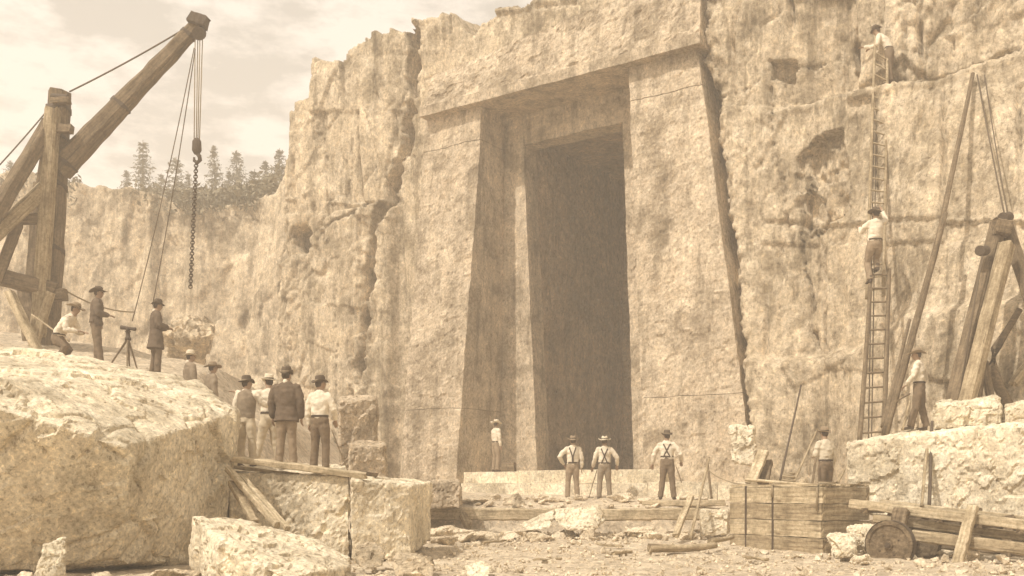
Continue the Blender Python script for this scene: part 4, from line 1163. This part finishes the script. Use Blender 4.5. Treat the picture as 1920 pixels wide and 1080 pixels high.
    top = union('shirt', [torso(0.004)] + sleeves(0.0), shirt, 0.0135, body, 0.019, seed + 2) if coat is None else None
    if coat is not None:
        low = {'hip': .80, 'long': .62, 'waist': .93}[coat_len]
        top = union('coat', [torso(0.022, 0, .02 if coat_len != 'long' else .05, low - hip_drop)] + sleeves(0.012), coat, 0.0135, body, 0.014, seed + 2)
        v, f = limb([neck + Vector((0, -.045, -.01)), neck + Vector((0, -.05, .03))], [.05, .045]); mesh_obj('collar', v, f, shirt, body, True)
    if vest is not None:
        union('vest', [torso(0.020)], vest, 0.0135, body, 0.010, seed + 4)
    if belt and coat is None and vest is None:
        zc = spine((waist - .93) / .56); ring = [(zc + Vector((.168 * math.cos(t), .126 * math.sin(t), 0))) for t in [2 * math.pi * k / 26 for k in range(26)]]
        n0 = len(ring); vs = [p + Vector((0, 0, -.02)) for p in ring] + [p + Vector((0, 0, .02)) for p in ring]; fs = [(k, (k + 1) % n0, n0 + (k + 1) % n0, n0 + k) for k in range(n0)]
        mesh_obj('belt', vs, fs, BAND, body)
    if braces:
        bv = BVHTree.FromPolygons([v.co.copy() for v in top.data.vertices], [tuple(p.vertices) for p in top.data.polygons])
        def strap(path, front=False):
            pts = []
            for x, z in path:
                hit = bv.ray_cast(Vector((x, 1.0 if front else -1.0, z)), Vector((0, -1 if front else 1, 0)))
                if hit[0] is not None: pts.append(hit[0] + hit[1] * .006)
            return pts
        zc = 1.02 if waist < 1.1 else waist
        segs = []
        for sx in (-1, 1):
            if braces == 'X': pb = [(-.085 * sx + (.085 + .088) * sx * t, zc - .02 + (1.44 - zc) * t) for t in [k / 12 for k in range(13)]]
            else: pb = [(.010 * sx, zc - .02 + (1.20 - zc) * k / 4) for k in range(5)] + [(.010 * sx + .078 * sx * k / 7, 1.20 + .24 * k / 7) for k in range(1, 8)]
            segs.append(strap(pb))
            segs.append(strap([(.088 * sx, 1.44 - (1.44 - zc) * k / 8) for k in range(9)], True))
        for pts in segs:
            if len(pts) < 3: continue
            vs, fs = [], []
            for i, p in enumerate(pts):
                T = (pts[min(i + 1, len(pts) - 1)] - pts[max(i - 1, 0)]).normalized(); Sd = T.cross(Vector((0, 1, 0))).normalized() * .017
                Nn = Sd.cross(T).normalized() * .004
                vs += [p - Sd + Nn, p + Sd + Nn, p + Sd - Nn, p - Sd - Nn]
            for i in range(len(pts) - 1):
                for j in range(4): fs.append((i * 4 + j, i * 4 + (j + 1) % 4, i * 4 + 4 + (j + 1) % 4, i * 4 + 4 + j))
            mesh_obj('brace_strap', vs, fs, BAND, body)
    # --- hat
    if hat:
        kind, hm = hat
        br, ch, cr = {'fedora': (.150, .120, .090), 'wide': (.195, .110, .092), 'bowler': (.125, .115, .092)}[kind]
        prof = [(0, ch * .93), (cr * .45, ch * .98), (cr * .80, ch), (cr * .97, ch * .72), (cr * 1.02, .03), (cr * 1.04, .006), (br * .8, .0), (br, .012), (br * 1.0, .004), (br * .8, -.008), (cr * .98, -.006)]
        vs, fs = [], []; ns = 22
        for x, z in prof:
            for j in range(ns):
                t = 2 * math.pi * j / ns
                zz = z
                if x > cr * 1.1: zz += .028 * math.cos(2 * t + math.pi) * -(x - cr) / (br - cr) + .012 * math.sin(3 * t + seed)
                if z > ch * .9: zz -= .028 * math.exp(-(x * math.cos(t) / .03) ** 2)
                vs.append(Vector((x * math.cos(t) * .93, x * math.sin(t) * 1.08, zz)))
        for i in range(len(prof) - 1):
            for j in range(ns): fs.append((i * ns + j, i * ns + (j + 1) % ns, (i + 1) * ns + (j + 1) % ns, (i + 1) * ns + j))
        ho = mesh_obj('hat', vs, fs, hm, body, True)
        ho.location = hp(0, -.008, .045); ho.rotation_euler = (HR @ Euler((hat_tilt[0] - .03, hat_tilt[1], 0)).to_matrix()).to_euler()
        bvs, bfs = [], []
        for z in (.012, .038):
            for j in range(ns):
                t = 2 * math.pi * j / ns; bvs.append((cr * 1.045 * math.cos(t) * .93, cr * 1.045 * math.sin(t) * 1.08, z))
        for j in range(ns): bfs.append((j, (j + 1) % ns, ns + (j + 1) % ns, ns + j))
        mesh_obj('hat_band', bvs, bfs, BAND if hm is not FELT else COATG, ho)
    return body
def feet(u, v, d): return P(u, v, d)
RT = math.pi / 2
def hand_world(b, arm, i):   # world position of a hand, by arm preset
    return None

# the surveying party on the bank
person(P(108, 690, 22.6), -RT - .15, 'man in wide straw hat and pale shirt crouching beside the derrick foot', 1.02, ('front', 'front'), lean=(0, .34), hip_drop=.28,
       legs=(((-.13, .20, .42), (-.14, -.05, .09)), ((.13, .26, .44), (.14, .08, .09))), trousers=TROUS, hat=('wide', FELTM), head_tilt=.35, seed=1)
person(P(180, 684, 24.4), -RT + .35, 'man in dark suit and wide hat, hand on hip, left of the transit', 1.06, ('hip', 'front'), shirt=SHIRTG, coat=COAT, coat_len='waist', trousers=TROUS, hat=('wide', FELT), seed=2,
       legs=(((-.12, .02, .50), (-.16, .02, .09)), ((.12, .05, .50), (.16, .10, .09))))
person(P(292, 704, 23.6), -RT + .45, 'man in long dark coat and hat standing right of the transit', 1.0, ('front', 'front'), coat=COAT, coat_len='long', trousers=TROUS, hat=('fedora', FELT), head_tilt=.15, seed=3)
d_ = 23.4
person(Vector((P(357, 0, d_).x, d_, P(0, 655, d_).z - 1.80)), -.9, 'man in white hat and grey jacket seen to the chest above the boulder', 1.0, ('down', 'down'), coat=COATG, hat=('fedora', FELTL), seed=4)
person(Vector((P(394, 0, d_).x, d_, P(0, 676, d_).z - 1.80)), -1.0, 'man in dark hat seen to the shoulders next to the white-hatted one', 1.0, ('down', 'down'), coat=COATG, hat=('wide', FELTM), seed=5)
# the three men on the block (and one between them)
person(P(462, 876, 18.9), -.25, 'man in dark vest and pale sleeves standing leftmost on the block', 0.96, ('down', 'front'), vest=COATG, trousers=TROUSP, hat=('fedora', FELT), head_turn=-.35, seed=6, armvec=(None, ((.14, .10, -.20), (.28, .30, -.22))))
person(P(505, 873, 19.7), .35, 'man in pale hat pointing, mostly hidden behind the dark-jacketed man', 1.0, ('reach', 'down'), trousers=TROUSP, hat=('fedora', FELTL), head_turn=.3, seed=7, legs=(((-.16, .02, .50), (-.26, -.02, .09)), ((.10, .02, .5), (.2, .02, .09))), armvec=(((.20, .18, -.04), (.42, .32, .02)), None))
person(P(537, 876, 18.2), -.12, 'stout man in dark jacket and hat standing in the middle of the block', 1.02, ('down', 'down'), coat=COAT, coat_len='hip', trousers=TROUSL, hat=('bowler', FELT), wide=1.1, seed=8, legs=(((-.10, .01, .50), (-.13, -.02, .09)), ((.10, .01, .50), (.13, -.02, .09))))
person(P(600, 884, 18.0), -.3, 'man in white shirt and dark belt holding a thin cane on the block', 0.96, ('down', 'cane'), trousers=TROUS, hat=('fedora', FELT), head_turn=-.3, seed=9, armvec=(None, ((.09, .02, -.27), (.05, .16, -.46))))
tpole('cane', (622, 806, 17.8), (656, 893, 17.7), 0.012, 0.010, 'thin cane held by the man in white shirt on the block', 'cane', WOODD, 40)
# by the portal
person(P(930, 885, 33.6), -1.0, 'man in pale hat standing alone beside the left jamb', 0.98, ('fold', 'down'), trousers=TROUSL, hat=('wide', FELTL), hat_tilt=(-.1, 0), seed=10)
person(P(1073, 937, 28.0), 0.05, 'left man of the pair before the doorway, braces meeting in a Y', 1.0, ('hip', 'down'), braces='Y', trousers=TROUSL, hat=('wide', FELTM), seed=11)
person(P(1133, 937, 28.2), -.05, 'right man of the pair before the doorway, crossed braces and a stick', 1.0, ('cane', 'hip'), braces='X', trousers=COATG, hat=('wide', FELTL), head_turn=.25, seed=12, armvec=(None, ((.16, -.02, -.26), (.17, .12, -.46))))
tpole('walking_stick', (1119, 882, 28.0), (1104, 934, 27.7), 0.014, 0.012, 'walking stick between the two men with braces before the doorway', 'stick', WOODD, 41)
person(P(1251, 937, 26.6), -.25, 'man in high-waisted dark trousers and crossed braces before the right jamb', 1.03, ('down', 'hip'), braces='X', waist=1.10, trousers=TROUS, hat=('fedora', FELT), head_turn=.4, seed=13, armvec=(((.13, .02, -.27), (.17, .10, -.50)), ((.15, -.04, -.26), (.16, .12, -.44))),
       legs=(((-.12, .01, .50), (-.17, -.02, .09)), ((.12, .01, .50), (.17, -.02, .09))))
tpole('hammer_handle', (1268, 875, 26.5), (1278, 905, 26.4), 0.014, 0.014, 'short tool handle at the hip of the man before the right jamb', 'tool', WOODD, 42)
# behind the plank box
person(P(1548, 948, 22.4), .35, 'bareheaded-looking man', 0.98, ('front', 'down'), shirt=SHIRT2, trousers=TROUS, hat=('fedora', FELTM), head_turn=.2, seed=14)['label'] = 'man in cream shirt standing behind the plank box, holding a pole'
tpole('pole', (1487, 908, 21.9), (1531, 808, 22.6), 0.028, 0.02, 'slanting pole held by the man behind the plank box', 'pole', WOOD, 43)
tpole('pole', (1522, 912, 22.0), (1530, 858, 22.2), 0.03, 0.025, 'short dark staff beside the man behind the plank box', 'staff', WOODD, 44)
# ladder men and the labourer on the ledge
person(P(1640, 532, clear((1640, 540), (1650, 175), .15)[0] - .35), 0.02, 'man in white shirt climbing halfway up the tall ladder', 1.06, ('rail', 'up'), trousers=TROUSL, hat=('wide', FELT), belt=True, seed=15,
       legs=(((-.11, .16, .52), (-.09, .05, .12)), ((.11, .20, .62), (.09, .08, .40))))
_zt = P(0, 158, 28.6)
person(P(1668, 160, WD(1668, 130, .45)), RT - .55, 'man bending over the ladder top on the upper ledge', 1.0, ('front', 'reach'), lean=(0, .30), trousers=TROUS, hat=('fedora', FELT), head_tilt=.4, seed=16)
person(P(1724, 806, 22.6), RT - .55, 'labourer in pale shirt and hat standing on the ledge with a tool in hand', 1.03, ('cane', 'down'), trousers=TROUS, hat=('wide', FELTM), hat_tilt=(.15, 0), head_tilt=.15, seed=17,
       legs=(((-.12, .05, .50), (-.14, .16, .09)), ((.12, -.02, .50), (.15, -.12, .09))), armvec=(((.07, .06, -.27), (.04, .22, -.45)), ((.10, -.10, -.25), (.02, -.02, -.46))))
tpole('tool_handle', (1706, 738, 22.3), (1682, 752, 22.2), 0.02, 0.016, 'short tool held by the labourer on the ledge', 'tool', WOODD, 45)
tpole('pole', (1692, 806, 22.3), (1706, 752, 22.6), 0.028, 0.022, 'short leaning pole at the feet of the labourer on the ledge', 'pole', WOOD, 46)
stone('broken_rock', [BP(1698, 806, 22.9), BP(1720, 806, 22.8), BP(1718, 782, 23), BP(1706, 776, 23.1), BP(1698, 786, 23), BP(1712, 790, 23.6)],
      'dark lump of rock behind the legs of the labourer on the ledge', 'rock', 29, 0.025, 0.03, 0.2, mat=ROCK)

# ------------------------------------------------------------------ surveying transit
tr_ = empty('transit', P(240, 692, 23.5), 0, 'surveying transit on a wooden tripod between the dark-suited men', 'transit')
hd = P(240, 634, 23.5)
for a, b in (((208, 684, 23.9)), ((236, 692, 22.9)), ((262, 694, 23.7))) if False else ():
    pass
for tgt in ((206, 686, 23.8), (238, 693, 22.9), (258, 695, 23.7), (243, 690, 24.1)):
    pole('tripod_leg', hd + Vector((0, 0, 0)), P(*tgt), .026, .018, WOODD, tr_, 50)
v, f = loft([(Vector((0, 0, -.05)), .07, .07), (Vector((0, 0, .0)), .075, .075), (Vector((0, 0, .03)), .05, .05), (Vector((0, 0, .12)), .045, .045), (Vector((0, 0, .15)), .07, .07), (Vector((0, 0, .17)), .06, .06)])
o = mesh_obj('transit_head', v, f, IRON, tr_, True); o.location = hd - tr_.location
v, f = loft([(Vector((-.17, 0, .25)), .045, .045), (Vector((-.15, 0, .25)), .05, .05), (Vector((-.05, 0, .235)), .042, .042), (Vector((.10, 0, .215)), .036, .036), (Vector((.17, 0, .205)), .045, .045), (Vector((.18, 0, .204)), .04, .04)], (0, 1, 0))
o = mesh_obj('telescope', v, f, IRON, tr_, True); o.location = hd - tr_.location
for sx in (-1, 1):
    v, f = loft([(Vector((0, .06 * sx, .14)), .03, .012), (Vector((0, .06 * sx, .26)), .018, .012)]); o = mesh_obj('standard', v, f, IRON, tr_, True); o.location = hd - tr_.location

# ------------------------------------------------------------------ derrick
DR = 27.0
dk = empty('derrick', P(95, 640, DR), 0, 'timber derrick with heavy mast, long raised boom and braced legs', 'derrick')
beam('mast', P(90, 660, DR), P(113, 172, DR), .50, .46, WOODD, dk, 60, cham=.2, n=16, wob=.012)
beam('mast_cap', P(98, 190, DR - .3), P(130, 188, DR - .3), .20, .16, WOODD, dk, 61)
pole('mast_pin', P(97, 182, DR - .25), P(128, 182, DR - .3), .08, .08, IRON, dk, 62)
beam('boom', P(108, 322, DR - .1), P(372, 46, DR + .2), .60, .56, WOODD, dk, 63, taper=.60, cham=.22, n=20, wob=.01)
beam('boom_head', P(358, 34, DR + .1), P(388, 44, DR + .1), .34, .30, IRON, dk, 64)
pole('boom_sheave', P(372, 62, DR - .12), P(376, 62, DR + .35), .16, .16, IRON, dk, 65, sides=16)
beam('front_timber', P(72, 628, DR - .7), P(99, 205, DR - .5), .34, .34, WOOD, dk, 66, cham=.15, n=14)
beam('spreader', P(92, 242, DR - .5), P(135, 242, DR - .5), .22, .22, WOODD, dk, 67)
beam('brace', P(96, 228, DR - .3), P(-30, 436, DR - 2.0), .36, .34, WOODD, dk, 68, n=12)
beam('brace', P(92, 345, DR - .4), P(-30, 458, DR - 1.6), .40, .36, WOOD, dk, 69, n=12)
beam('brace', P(90, 236, DR + .4), P(66, 400, DR + .8), .14, .14, WOODD, dk, 70)
beam('cross_timber', P(18, 412, DR - .9), P(96, 410, DR - .4), .26, .26, WOODD, dk, 71)
beam('post', P(34, 420, DR - .9), P(-8, 530, DR - 1.2), .30, .26, WOODD, dk, 72)
beam('post', P(76, 344, DR + .3), P(60, 532, DR + .2), .30, .28, WOODD, dk, 73)
beam('platform_beam', P(-30, 512, DR - 1.1), P(104, 545, DR - .5), .42, .40, WOODD, dk, 74, n=12)
beam('platform_beam', P(74, 556, DR - .5), P(122, 552, DR - .5), .30, .30, WOODD, dk, 75)
beam('post', P(50, 548, DR + .2), P(62, 660, DR), .40, .34, WOODD, dk, 76)
beam('brace', P(18, 548, DR - 1.3), P(74, 664, DR - 1.5), .26, .18, WOODL, dk, 77)
beam('brace', P(96, 548, DR - .9), P(62, 652, DR - 1.0), .20, .18, WOOD, dk, 78)
beam('post', P(88, 560, DR + .3), P(76, 640, DR + .3), .22, .22, WOODD, dk, 79)
for (u_, v_) in ((110, 205), (107, 262), (103, 350), (98, 470)):
    c = P(u_, v_, DR); o = beam('iron_band', c - Vector((0, 0, .05)), c + Vector((0, 0, .05)), .56, .53, IRON, dk, 88, cham=.2, n=1, wob=0.001)
for t_ in (.06, .45, .93):
    a_, b_ = P(108, 322, DR - .1), P(372, 46, DR + .2); c = a_.lerp(b_, t_); e_ = (b_ - a_).normalized() * .05; k_ = 1 - .4 * t_
    beam('iron_band', c - e_, c + e_, .66 * k_, .62 * k_, IRON, dk, 89, cham=.22, n=1, wob=0.001)
tube('stay_rope', sag(P(130, 172, DR), P(356, 48, DR + .2), .05), .022, ROPED, dk)
tube('guy_rope', sag(P(98, 196, DR), P(-60, 372, DR - 3), .05), .02, ROPED, dk)
tube('guy_rope', sag(P(118, 542, DR - .5), P(250, 585, DR + 3), .15), .022, ROPE, dk)
hook = empty('hoist_tackle', P(369, 300, DR), 0, 'hoisting ropes with iron block and long chain hanging from the boom tip', 'hoist tackle')
for a, b in ((366, 364), (371, 368), (375, 371), (380, 374)):
    tube('fall_rope', [P(a, 66, DR + .02 * a % .3), P((a + b) / 2, 160, DR), P(b, 266, DR)], .014, ROPE, hook)
v, f = loft([(Vector((0, 0, .26)), .07, .06), (Vector((0, 0, .18)), .12, .09), (Vector((0, 0, -.05)), .13, .10), (Vector((0, 0, -.16)), .07, .06)])
o = mesh_obj('pulley_block', v, f, IRON, hook, True); o.location = P(369, 278, DR) - hook.location
tube('hook', [P(369, 287, DR), P(374, 293, DR), P(375, 300, DR), P(370, 305, DR), P(364, 301, DR), P(364, 295, DR)], [.05, .06, .06, .055, .045, .03], IRON, hook)
c0, c1 = P(368, 303, DR), P(357, 540, DR); nl = 46; vs, fs = [], []
for k in range(nl):
    c = c0.lerp(c1, (k + .5) / nl) - hook.location; ax = (c1 - c0).normalized(); sd_ = Vector((1, 0, 0)) if k % 2 else Vector((0, 1, 0))
    hl, hw, rd = (c1 - c0).length / nl * .68, .048, .017; b0 = len(vs)
    for i in range(10):
        t = 2 * math.pi * i / 10; ctr = c + ax * hl * math.sin(t) + sd_ * hw * math.cos(t); o1 = (ax * math.sin(t) + sd_ * math.cos(t)).normalized(); o2 = ax.cross(sd_).normalized()
        for j in range(5):
            a = 2 * math.pi * j / 5; vs.append(ctr + o1 * rd * math.cos(a) + o2 * rd * math.sin(a))
    for i in range(10):
        for j in range(5): fs.append((b0 + i * 5 + j, b0 + i * 5 + (j + 1) % 5, b0 + ((i + 1) % 10) * 5 + (j + 1) % 5, b0 + ((i + 1) % 10) * 5 + j))
mesh_obj('chain', vs, fs, IRON, hook, True)
tag(tube('tag_line', sag(P(364, 90, DR), P(248, 602, DR - 1), .25), .014, ROPED), 'slanting rope from boom tip to the transit, steeper of two', 'rope')['label'] = 'long slanting rope from the boom tip, the one ending farther left'
tag(tube('tag_line', sag(P(366, 92, DR), P(286, 572, DR + 1), .25), .014, ROPED), 'long slanting rope from the boom tip, the one ending above the long coat', 'rope')

# ------------------------------------------------------------------ ladders
_a, LT = clear((1640, 540), (1650, 175), .15)
def ladder(name, L0, L1_, R0, R1, n, label, rail=.05, mat=WOODL, seed=0):
    L0, L1_, R0, R1 = map(Vector, (L0, L1_, R0, R1))
    t = empty(name, (L0 + R0) / 2, 0, label, 'ladder')
    pole('rail', L0, L1_, rail, rail * .8, mat, t, seed, n=20); pole('rail', R0, R1, rail, rail * .8, mat, t, seed + 1, n=20)
    rm = pole_mesh('rung', 1.0, .024, .024, mat, seed + 2, n=4, sides=8)
    for k in range(n):
        f_ = (k + .6) / n; a = L0.lerp(L1_, f_); b = R0.lerp(R1, f_); d = b - a
        o = bpy.data.objects.new('rung', rm); COL.objects.link(o); o.parent = t; aim(o, a - d * .05, b + d * .05); o.location = a - d * .05 - t.location; o.scale = (d.length * 1.1, 1, 1)
    return t
ladder('ladder', P(1612, 830, 23.4), P(1634, 505, _a - .12), P(1656, 826, 23.4), P(1668, 505, _a - .12), 12, 'lower heavy ladder standing on the huge ledge block', .06, WOODD, 80)
ladder('ladder', P(1625, 560, _a), P(1641, 70, LT + .8), P(1657, 555, _a), P(1664, 85, LT + .8), 22, 'upper slim ladder reaching to the top ledge', .045, WOOD, 84)
tag(tube('rope', sag(P(1640, 165, 27.8), P(1628, 830, 23.6), .1), .014, ROPED), 'rope hanging inside the ladder, left strand', 'rope')
tag(tube('rope', sag(P(1644, 165, 27.8), P(1634, 830, 23.6), .14), .014, ROPED), 'rope hanging inside the ladder, right strand', 'rope')

# ------------------------------------------------------------------ shear legs and poles at the right
c_, d_ = clear((1772, 400), (1824, 140), .25)
tpole('long_pole', (1660, 816, 22.6), (1772, 400, c_ - .1), .085, .07, 'thick lower length of the long slanting pole beside the ladder', 'pole', WOODD, 90)
tpole('long_pole', (1767, 415, c_), (1824, 138, d_), .066, .05, 'thin upper length of the long slanting pole, reaching the top ledge', 'pole', WOODD, 91)
tpole('pole', (1655, 800, 23.0), (1706, 600, WD(1706, 600, .35)), .05, .04, 'short pole leaning behind the thick slanting one', 'pole', WOODD, 92)
sl = empty('shear_legs', P(1850, 760, 22.3), 0, 'heavy timber shear legs with iron pulley head at the right edge', 'shear legs')
beam('leg', P(1786, 762, 21.6), P(1872, 420, 22.6), .30, .26, WOODD, sl, 93, n=12)
beam('leg', P(1812, 756, 21.2), P(1888, 458, 22.1), .29, .26, WOOD, sl, 94, n=12)
beam('leg', P(1960, 640, 21.8), P(1884, 415, 22.7), .26, .22, WOODD, sl, 95, n=10)
beam('head_block', P(1864, 425, 22.4), P(1892, 430, 22.4), .30, .34, WOODD, sl, 96)
pole('pulley', P(1838, 470, 22.0), P(1848, 470, 22.2), .11, .11, IRON, sl, 97, sides=14)
pole('pulley', P(1880, 408, 22.4), P(1892, 408, 22.6), .12, .12, IRON, sl, 98, sides=14)
tube('hoist_rope', sag(P(1884, 405, 22.6), P(1832, 140, clear((1884, 400), (1832, 140), .1)[1]), .05), .018, ROPED, sl)
tube('hoist_rope', sag(P(1890, 405, 22.6), P(1846, 140, clear((1884, 400), (1846, 140), .1)[1]), .10), .014, ROPED, sl)
tube('hoist_rope', [P(1842, 480, 22.0), P(1818, 620, 21.7), P(1800, 742, 21.4)], .018, ROPED, sl)
bt = empty('trestle', P(1842, 752, 21.5), 0, 'small dark trestle standing behind the bright block on the ledge', 'trestle')
beam('leg', P(1830, 756, 21.8), P(1844, 676, 22.0), .16, .13, WOODD, bt, 99); beam('leg', P(1858, 754, 21.8), P(1846, 678, 22.0), .15, .13, WOODD, bt, 100)
tag(tube('bent_branch', [P(1912, 580, 22.4), P(1888, 620, 22.4), P(1866, 655, 22.3), P(1860, 690, 22.2), P(1874, 728, 22.1), P(1892, 762, 22.0)], [.07, .08, .10, .12, .11, .12], WOODD), 'bent dark branch curving down to the ledge behind the bright block', 'branch')
tbeam('timber', (1900, 720, 22.5), (1960, 640, 22.8), .2, .16, 'short timber leaning behind the flat block at the end of the ledge', 'timber', WOOD, 101)

# ------------------------------------------------------------------ plank box
A_ = Vector((5.71, 18.7, 0)); ex = Vector((-1.24, 2.1, 0)).normalized(); ey = Vector((2.1, 1.24, 0)).normalized()
rzb = math.atan2(-ex.y, -ex.x)                 # local -X runs along the long face away from the near corner
box = empty('plank_box', A_, 0, 'big bottomless-looking box', 'box'); box['label'] = 'big heavy plank box bound with upright iron straps, a bar and rope on top'
LX, LY, HT = 2.44, 1.30, 1.27
def bx(a, b, z): return A_ + ex * a + ey * b + Vector((0, 0, z))
nb = 4; hh = HT / nb
for k in range(nb):
    z = hh * (k + .5)
    j = 0.015 * ((k * 3) % 4 - 1.5)
    beam('plank', bx(-.01 + j, .045, z), bx(LX, .045 + j * .3, z), .09, hh - .012, WOODL if k % 2 else WOOD, box, 110 + k, cham=.05, n=12, wob=.005)
    beam('plank', bx(.05, .0 + .09, z), bx(.05, LY, z), .09, hh - .012, WOOD, box, 116 + k, cham=.05, n=8, wob=.005)
    beam('plank', bx(0, LY - .045, z), bx(LX, LY - .045, z), .09, hh - .012, WOOD, box, 122 + k, cham=.05, n=8, wob=.005)
    beam('plank', bx(LX - .05, .09, z), bx(LX - .05, LY - .09, z), .09, hh - .012, WOOD, box, 128 + k, cham=.05, n=8, wob=.005)
for k in range(5):
    beam('lid_plank', bx(.02, .14 + .255 * k, HT + .03), bx(LX - .02, .14 + .255 * k, HT + .03), .25, .05, WOODL, box, 134 + k, cham=.08)
for a in (1.96, 1.22, .02):
    beam('iron_strap', bx(a, -.008, .02), bx(a, -.008, HT + .02), .05, .014, IRON, box, 140, cham=.1, wob=.002) if a > .5 else None
tube('rope_binding', [bx(1.22, -.03, HT - .2), bx(1.22, -.03, HT + .02), bx(1.22, .03, HT + .08), bx(1.22, .4, HT + .075)], .022, ROPE, box)
tube('rope_binding', [bx(.08, -.03, HT - .45), bx(.08, -.03, HT - .02), bx(.08, .03, HT + .08), bx(.12, .5, HT + .075)], .02, ROPE, box)
tpole('crowbar', (1398, 899, 20.6), (1532, 910, 19.1), .035, .028, 'long pale bar lying across the top of the plank box', 'bar', WOODL, 146)
tag(tube('rope_coil', [bx(1.1 + .12 * math.cos(t), .3 + .10 * math.sin(t), HT + .08 + .012 * t) for t in [k * .5 for k in range(34)]], .02, ROPE), 'small heap of rope coiled on top of the plank box', 'rope')
stone('loose_rock', [bx(.9, .5, HT + .06), bx(1.2, .5, HT + .06), bx(1.0, .8, HT + .06), bx(.95, .6, HT + .2), bx(1.15, .65, HT + .18), bx(1.1, .8, HT + .1)], 'fist-sized dark stones resting on the box lid', 'rock', 30, .015, .02, .12, mat=ROCK)['label'] = 'dark lump resting on the lid of the plank box'
tag(tube('rope', sag(P(1325, 880, 23.2), P(1420, 908, 20.7), .12), .016, ROPE), 'slack rope running from the thin stakes to the plank box', 'rope')

# ------------------------------------------------------------------ cart
ct = empty('cart', P(1760, 1040, 17.6), 0, 'low timber hauling cart with a solid wheel and long side rails', 'cart')
def cp(u, v, d): return P(u, v, d)
r0, r1 = P(1594, 944, 18.9), P(1960, 989, 16.6)
dv_ = (r1 - r0).normalized(); pv = Vector((-dv_.y, dv_.x, 0)).normalized()        # towards the far side
beam('side_rail', r0, r1, .12, .17, WOODL, ct, 150, n=12)
beam('side_rail', r0 + pv * 1.15 + dv_ * .1, r1 + pv * 1.15, .12, .16, WOODL, ct, 151, n=12)
beam('lower_rail', P(1640, 972, 18.6), P(1960, 1012, 16.9), .13, .15, WOOD, ct, 152, n=12)
beam('lower_rail', P(1665, 966, 19.5), P(1960, 1000, 17.8), .12, .15, WOODD, ct, 153, n=12)
beam('sledge_runner', P(1712, 1004, 17.9), P(1960, 1034, 16.5), .20, .20, WOOD, ct, 154, n=12)
beam('sledge_runner', P(1700, 1012, 18.9), P(1960, 1034, 17.6), .20, .24, WOODD, ct, 155, n=12)
for k in range(5):
    c = r0.lerp(r1, .09 + .2 * k) - Vector((0, 0, .10)); beam('cross_piece', c - pv * .05, c + pv * 1.25, .14, .09, WOODD, ct, 156 + k)
beam('stake', P(1796, 1058, 16.9), P(1824, 950, 17.3), .17, .13, WOODL, ct, 162)
beam('stake', P(1826, 1040, 18.3), P(1832, 952, 18.5), .15, .12, WOODD, ct, 163)
beam('bolster', P(1682, 1000, 17.95), P(1690, 958, 18.1), .26, .18, WOODD, ct, 164)
beam('stake', P(1885, 1046, 17.8), P(1895, 968, 18.0), .16, .13, WOODD, ct, 165)
wc = P(1669, 1022, 17.5); ax_ = pv
def wheel(c, rad, name='wheel'):
    m = Matrix((dv_.cross(Vector((0, 0, 1))).cross(Vector((0, 0, 1))), Vector((0, 0, 1)), ax_))
    u_ = Vector((dv_.x, dv_.y, 0)).normalized(); w_ = Vector((0, 0, 1)); n = 30
    prof = [(0, -.10), (.07, -.10), (.08, -.055), (rad * .80, -.045), (rad * .84, -.075), (rad * .99, -.07), (rad, -.05), (rad, .05), (rad * .99, .07), (rad * .84, .075), (rad * .80, .045), (.08, .055), (.07, .1), (0, .1)]
    vs, fs = [], []
    for x, y in prof:
        for j in range(n):
            t = 2 * math.pi * j / n; vs.append(u_ * x * math.cos(t) + w_ * x * math.sin(t) + ax_ * y)
    for i in range(len(prof) - 1):
        for j in range(n): fs.append((i * n + j, i * n + (j + 1) % n, (i + 1) * n + (j + 1) % n, (i + 1) * n + j))
    o = mesh_obj(name, vs, fs, WOODD, ct); o.location = c - ct.location
    vs = []
    for y in (-.055, .055):
        for j in range(n):
            t = 2 * math.pi * j / n; vs.append(u_ * (rad + .014) * math.cos(t) + w_ * (rad + .014) * math.sin(t) + ax_ * y)
    mesh_obj('iron_tyre', vs, [(j, (j + 1) % n, n + (j + 1) % n, n + j) for j in range(n)], IRON, o, True)
    for a in (.5, 2.1, 3.7, 5.2):
        p = u_ * math.cos(a) * rad * .45 + w_ * math.sin(a) * rad * .45
        v, f = ball(p - ax_ * .05, .018, .018, .018, None, 8); mesh_obj('bolt', v, f, IRON, o, True)
wheel(wc, .42); wheel(wc + pv * 1.15, .42)
pole('axle', wc - pv * .12, wc + pv * 1.3, .05, .05, IRON, ct, 166)
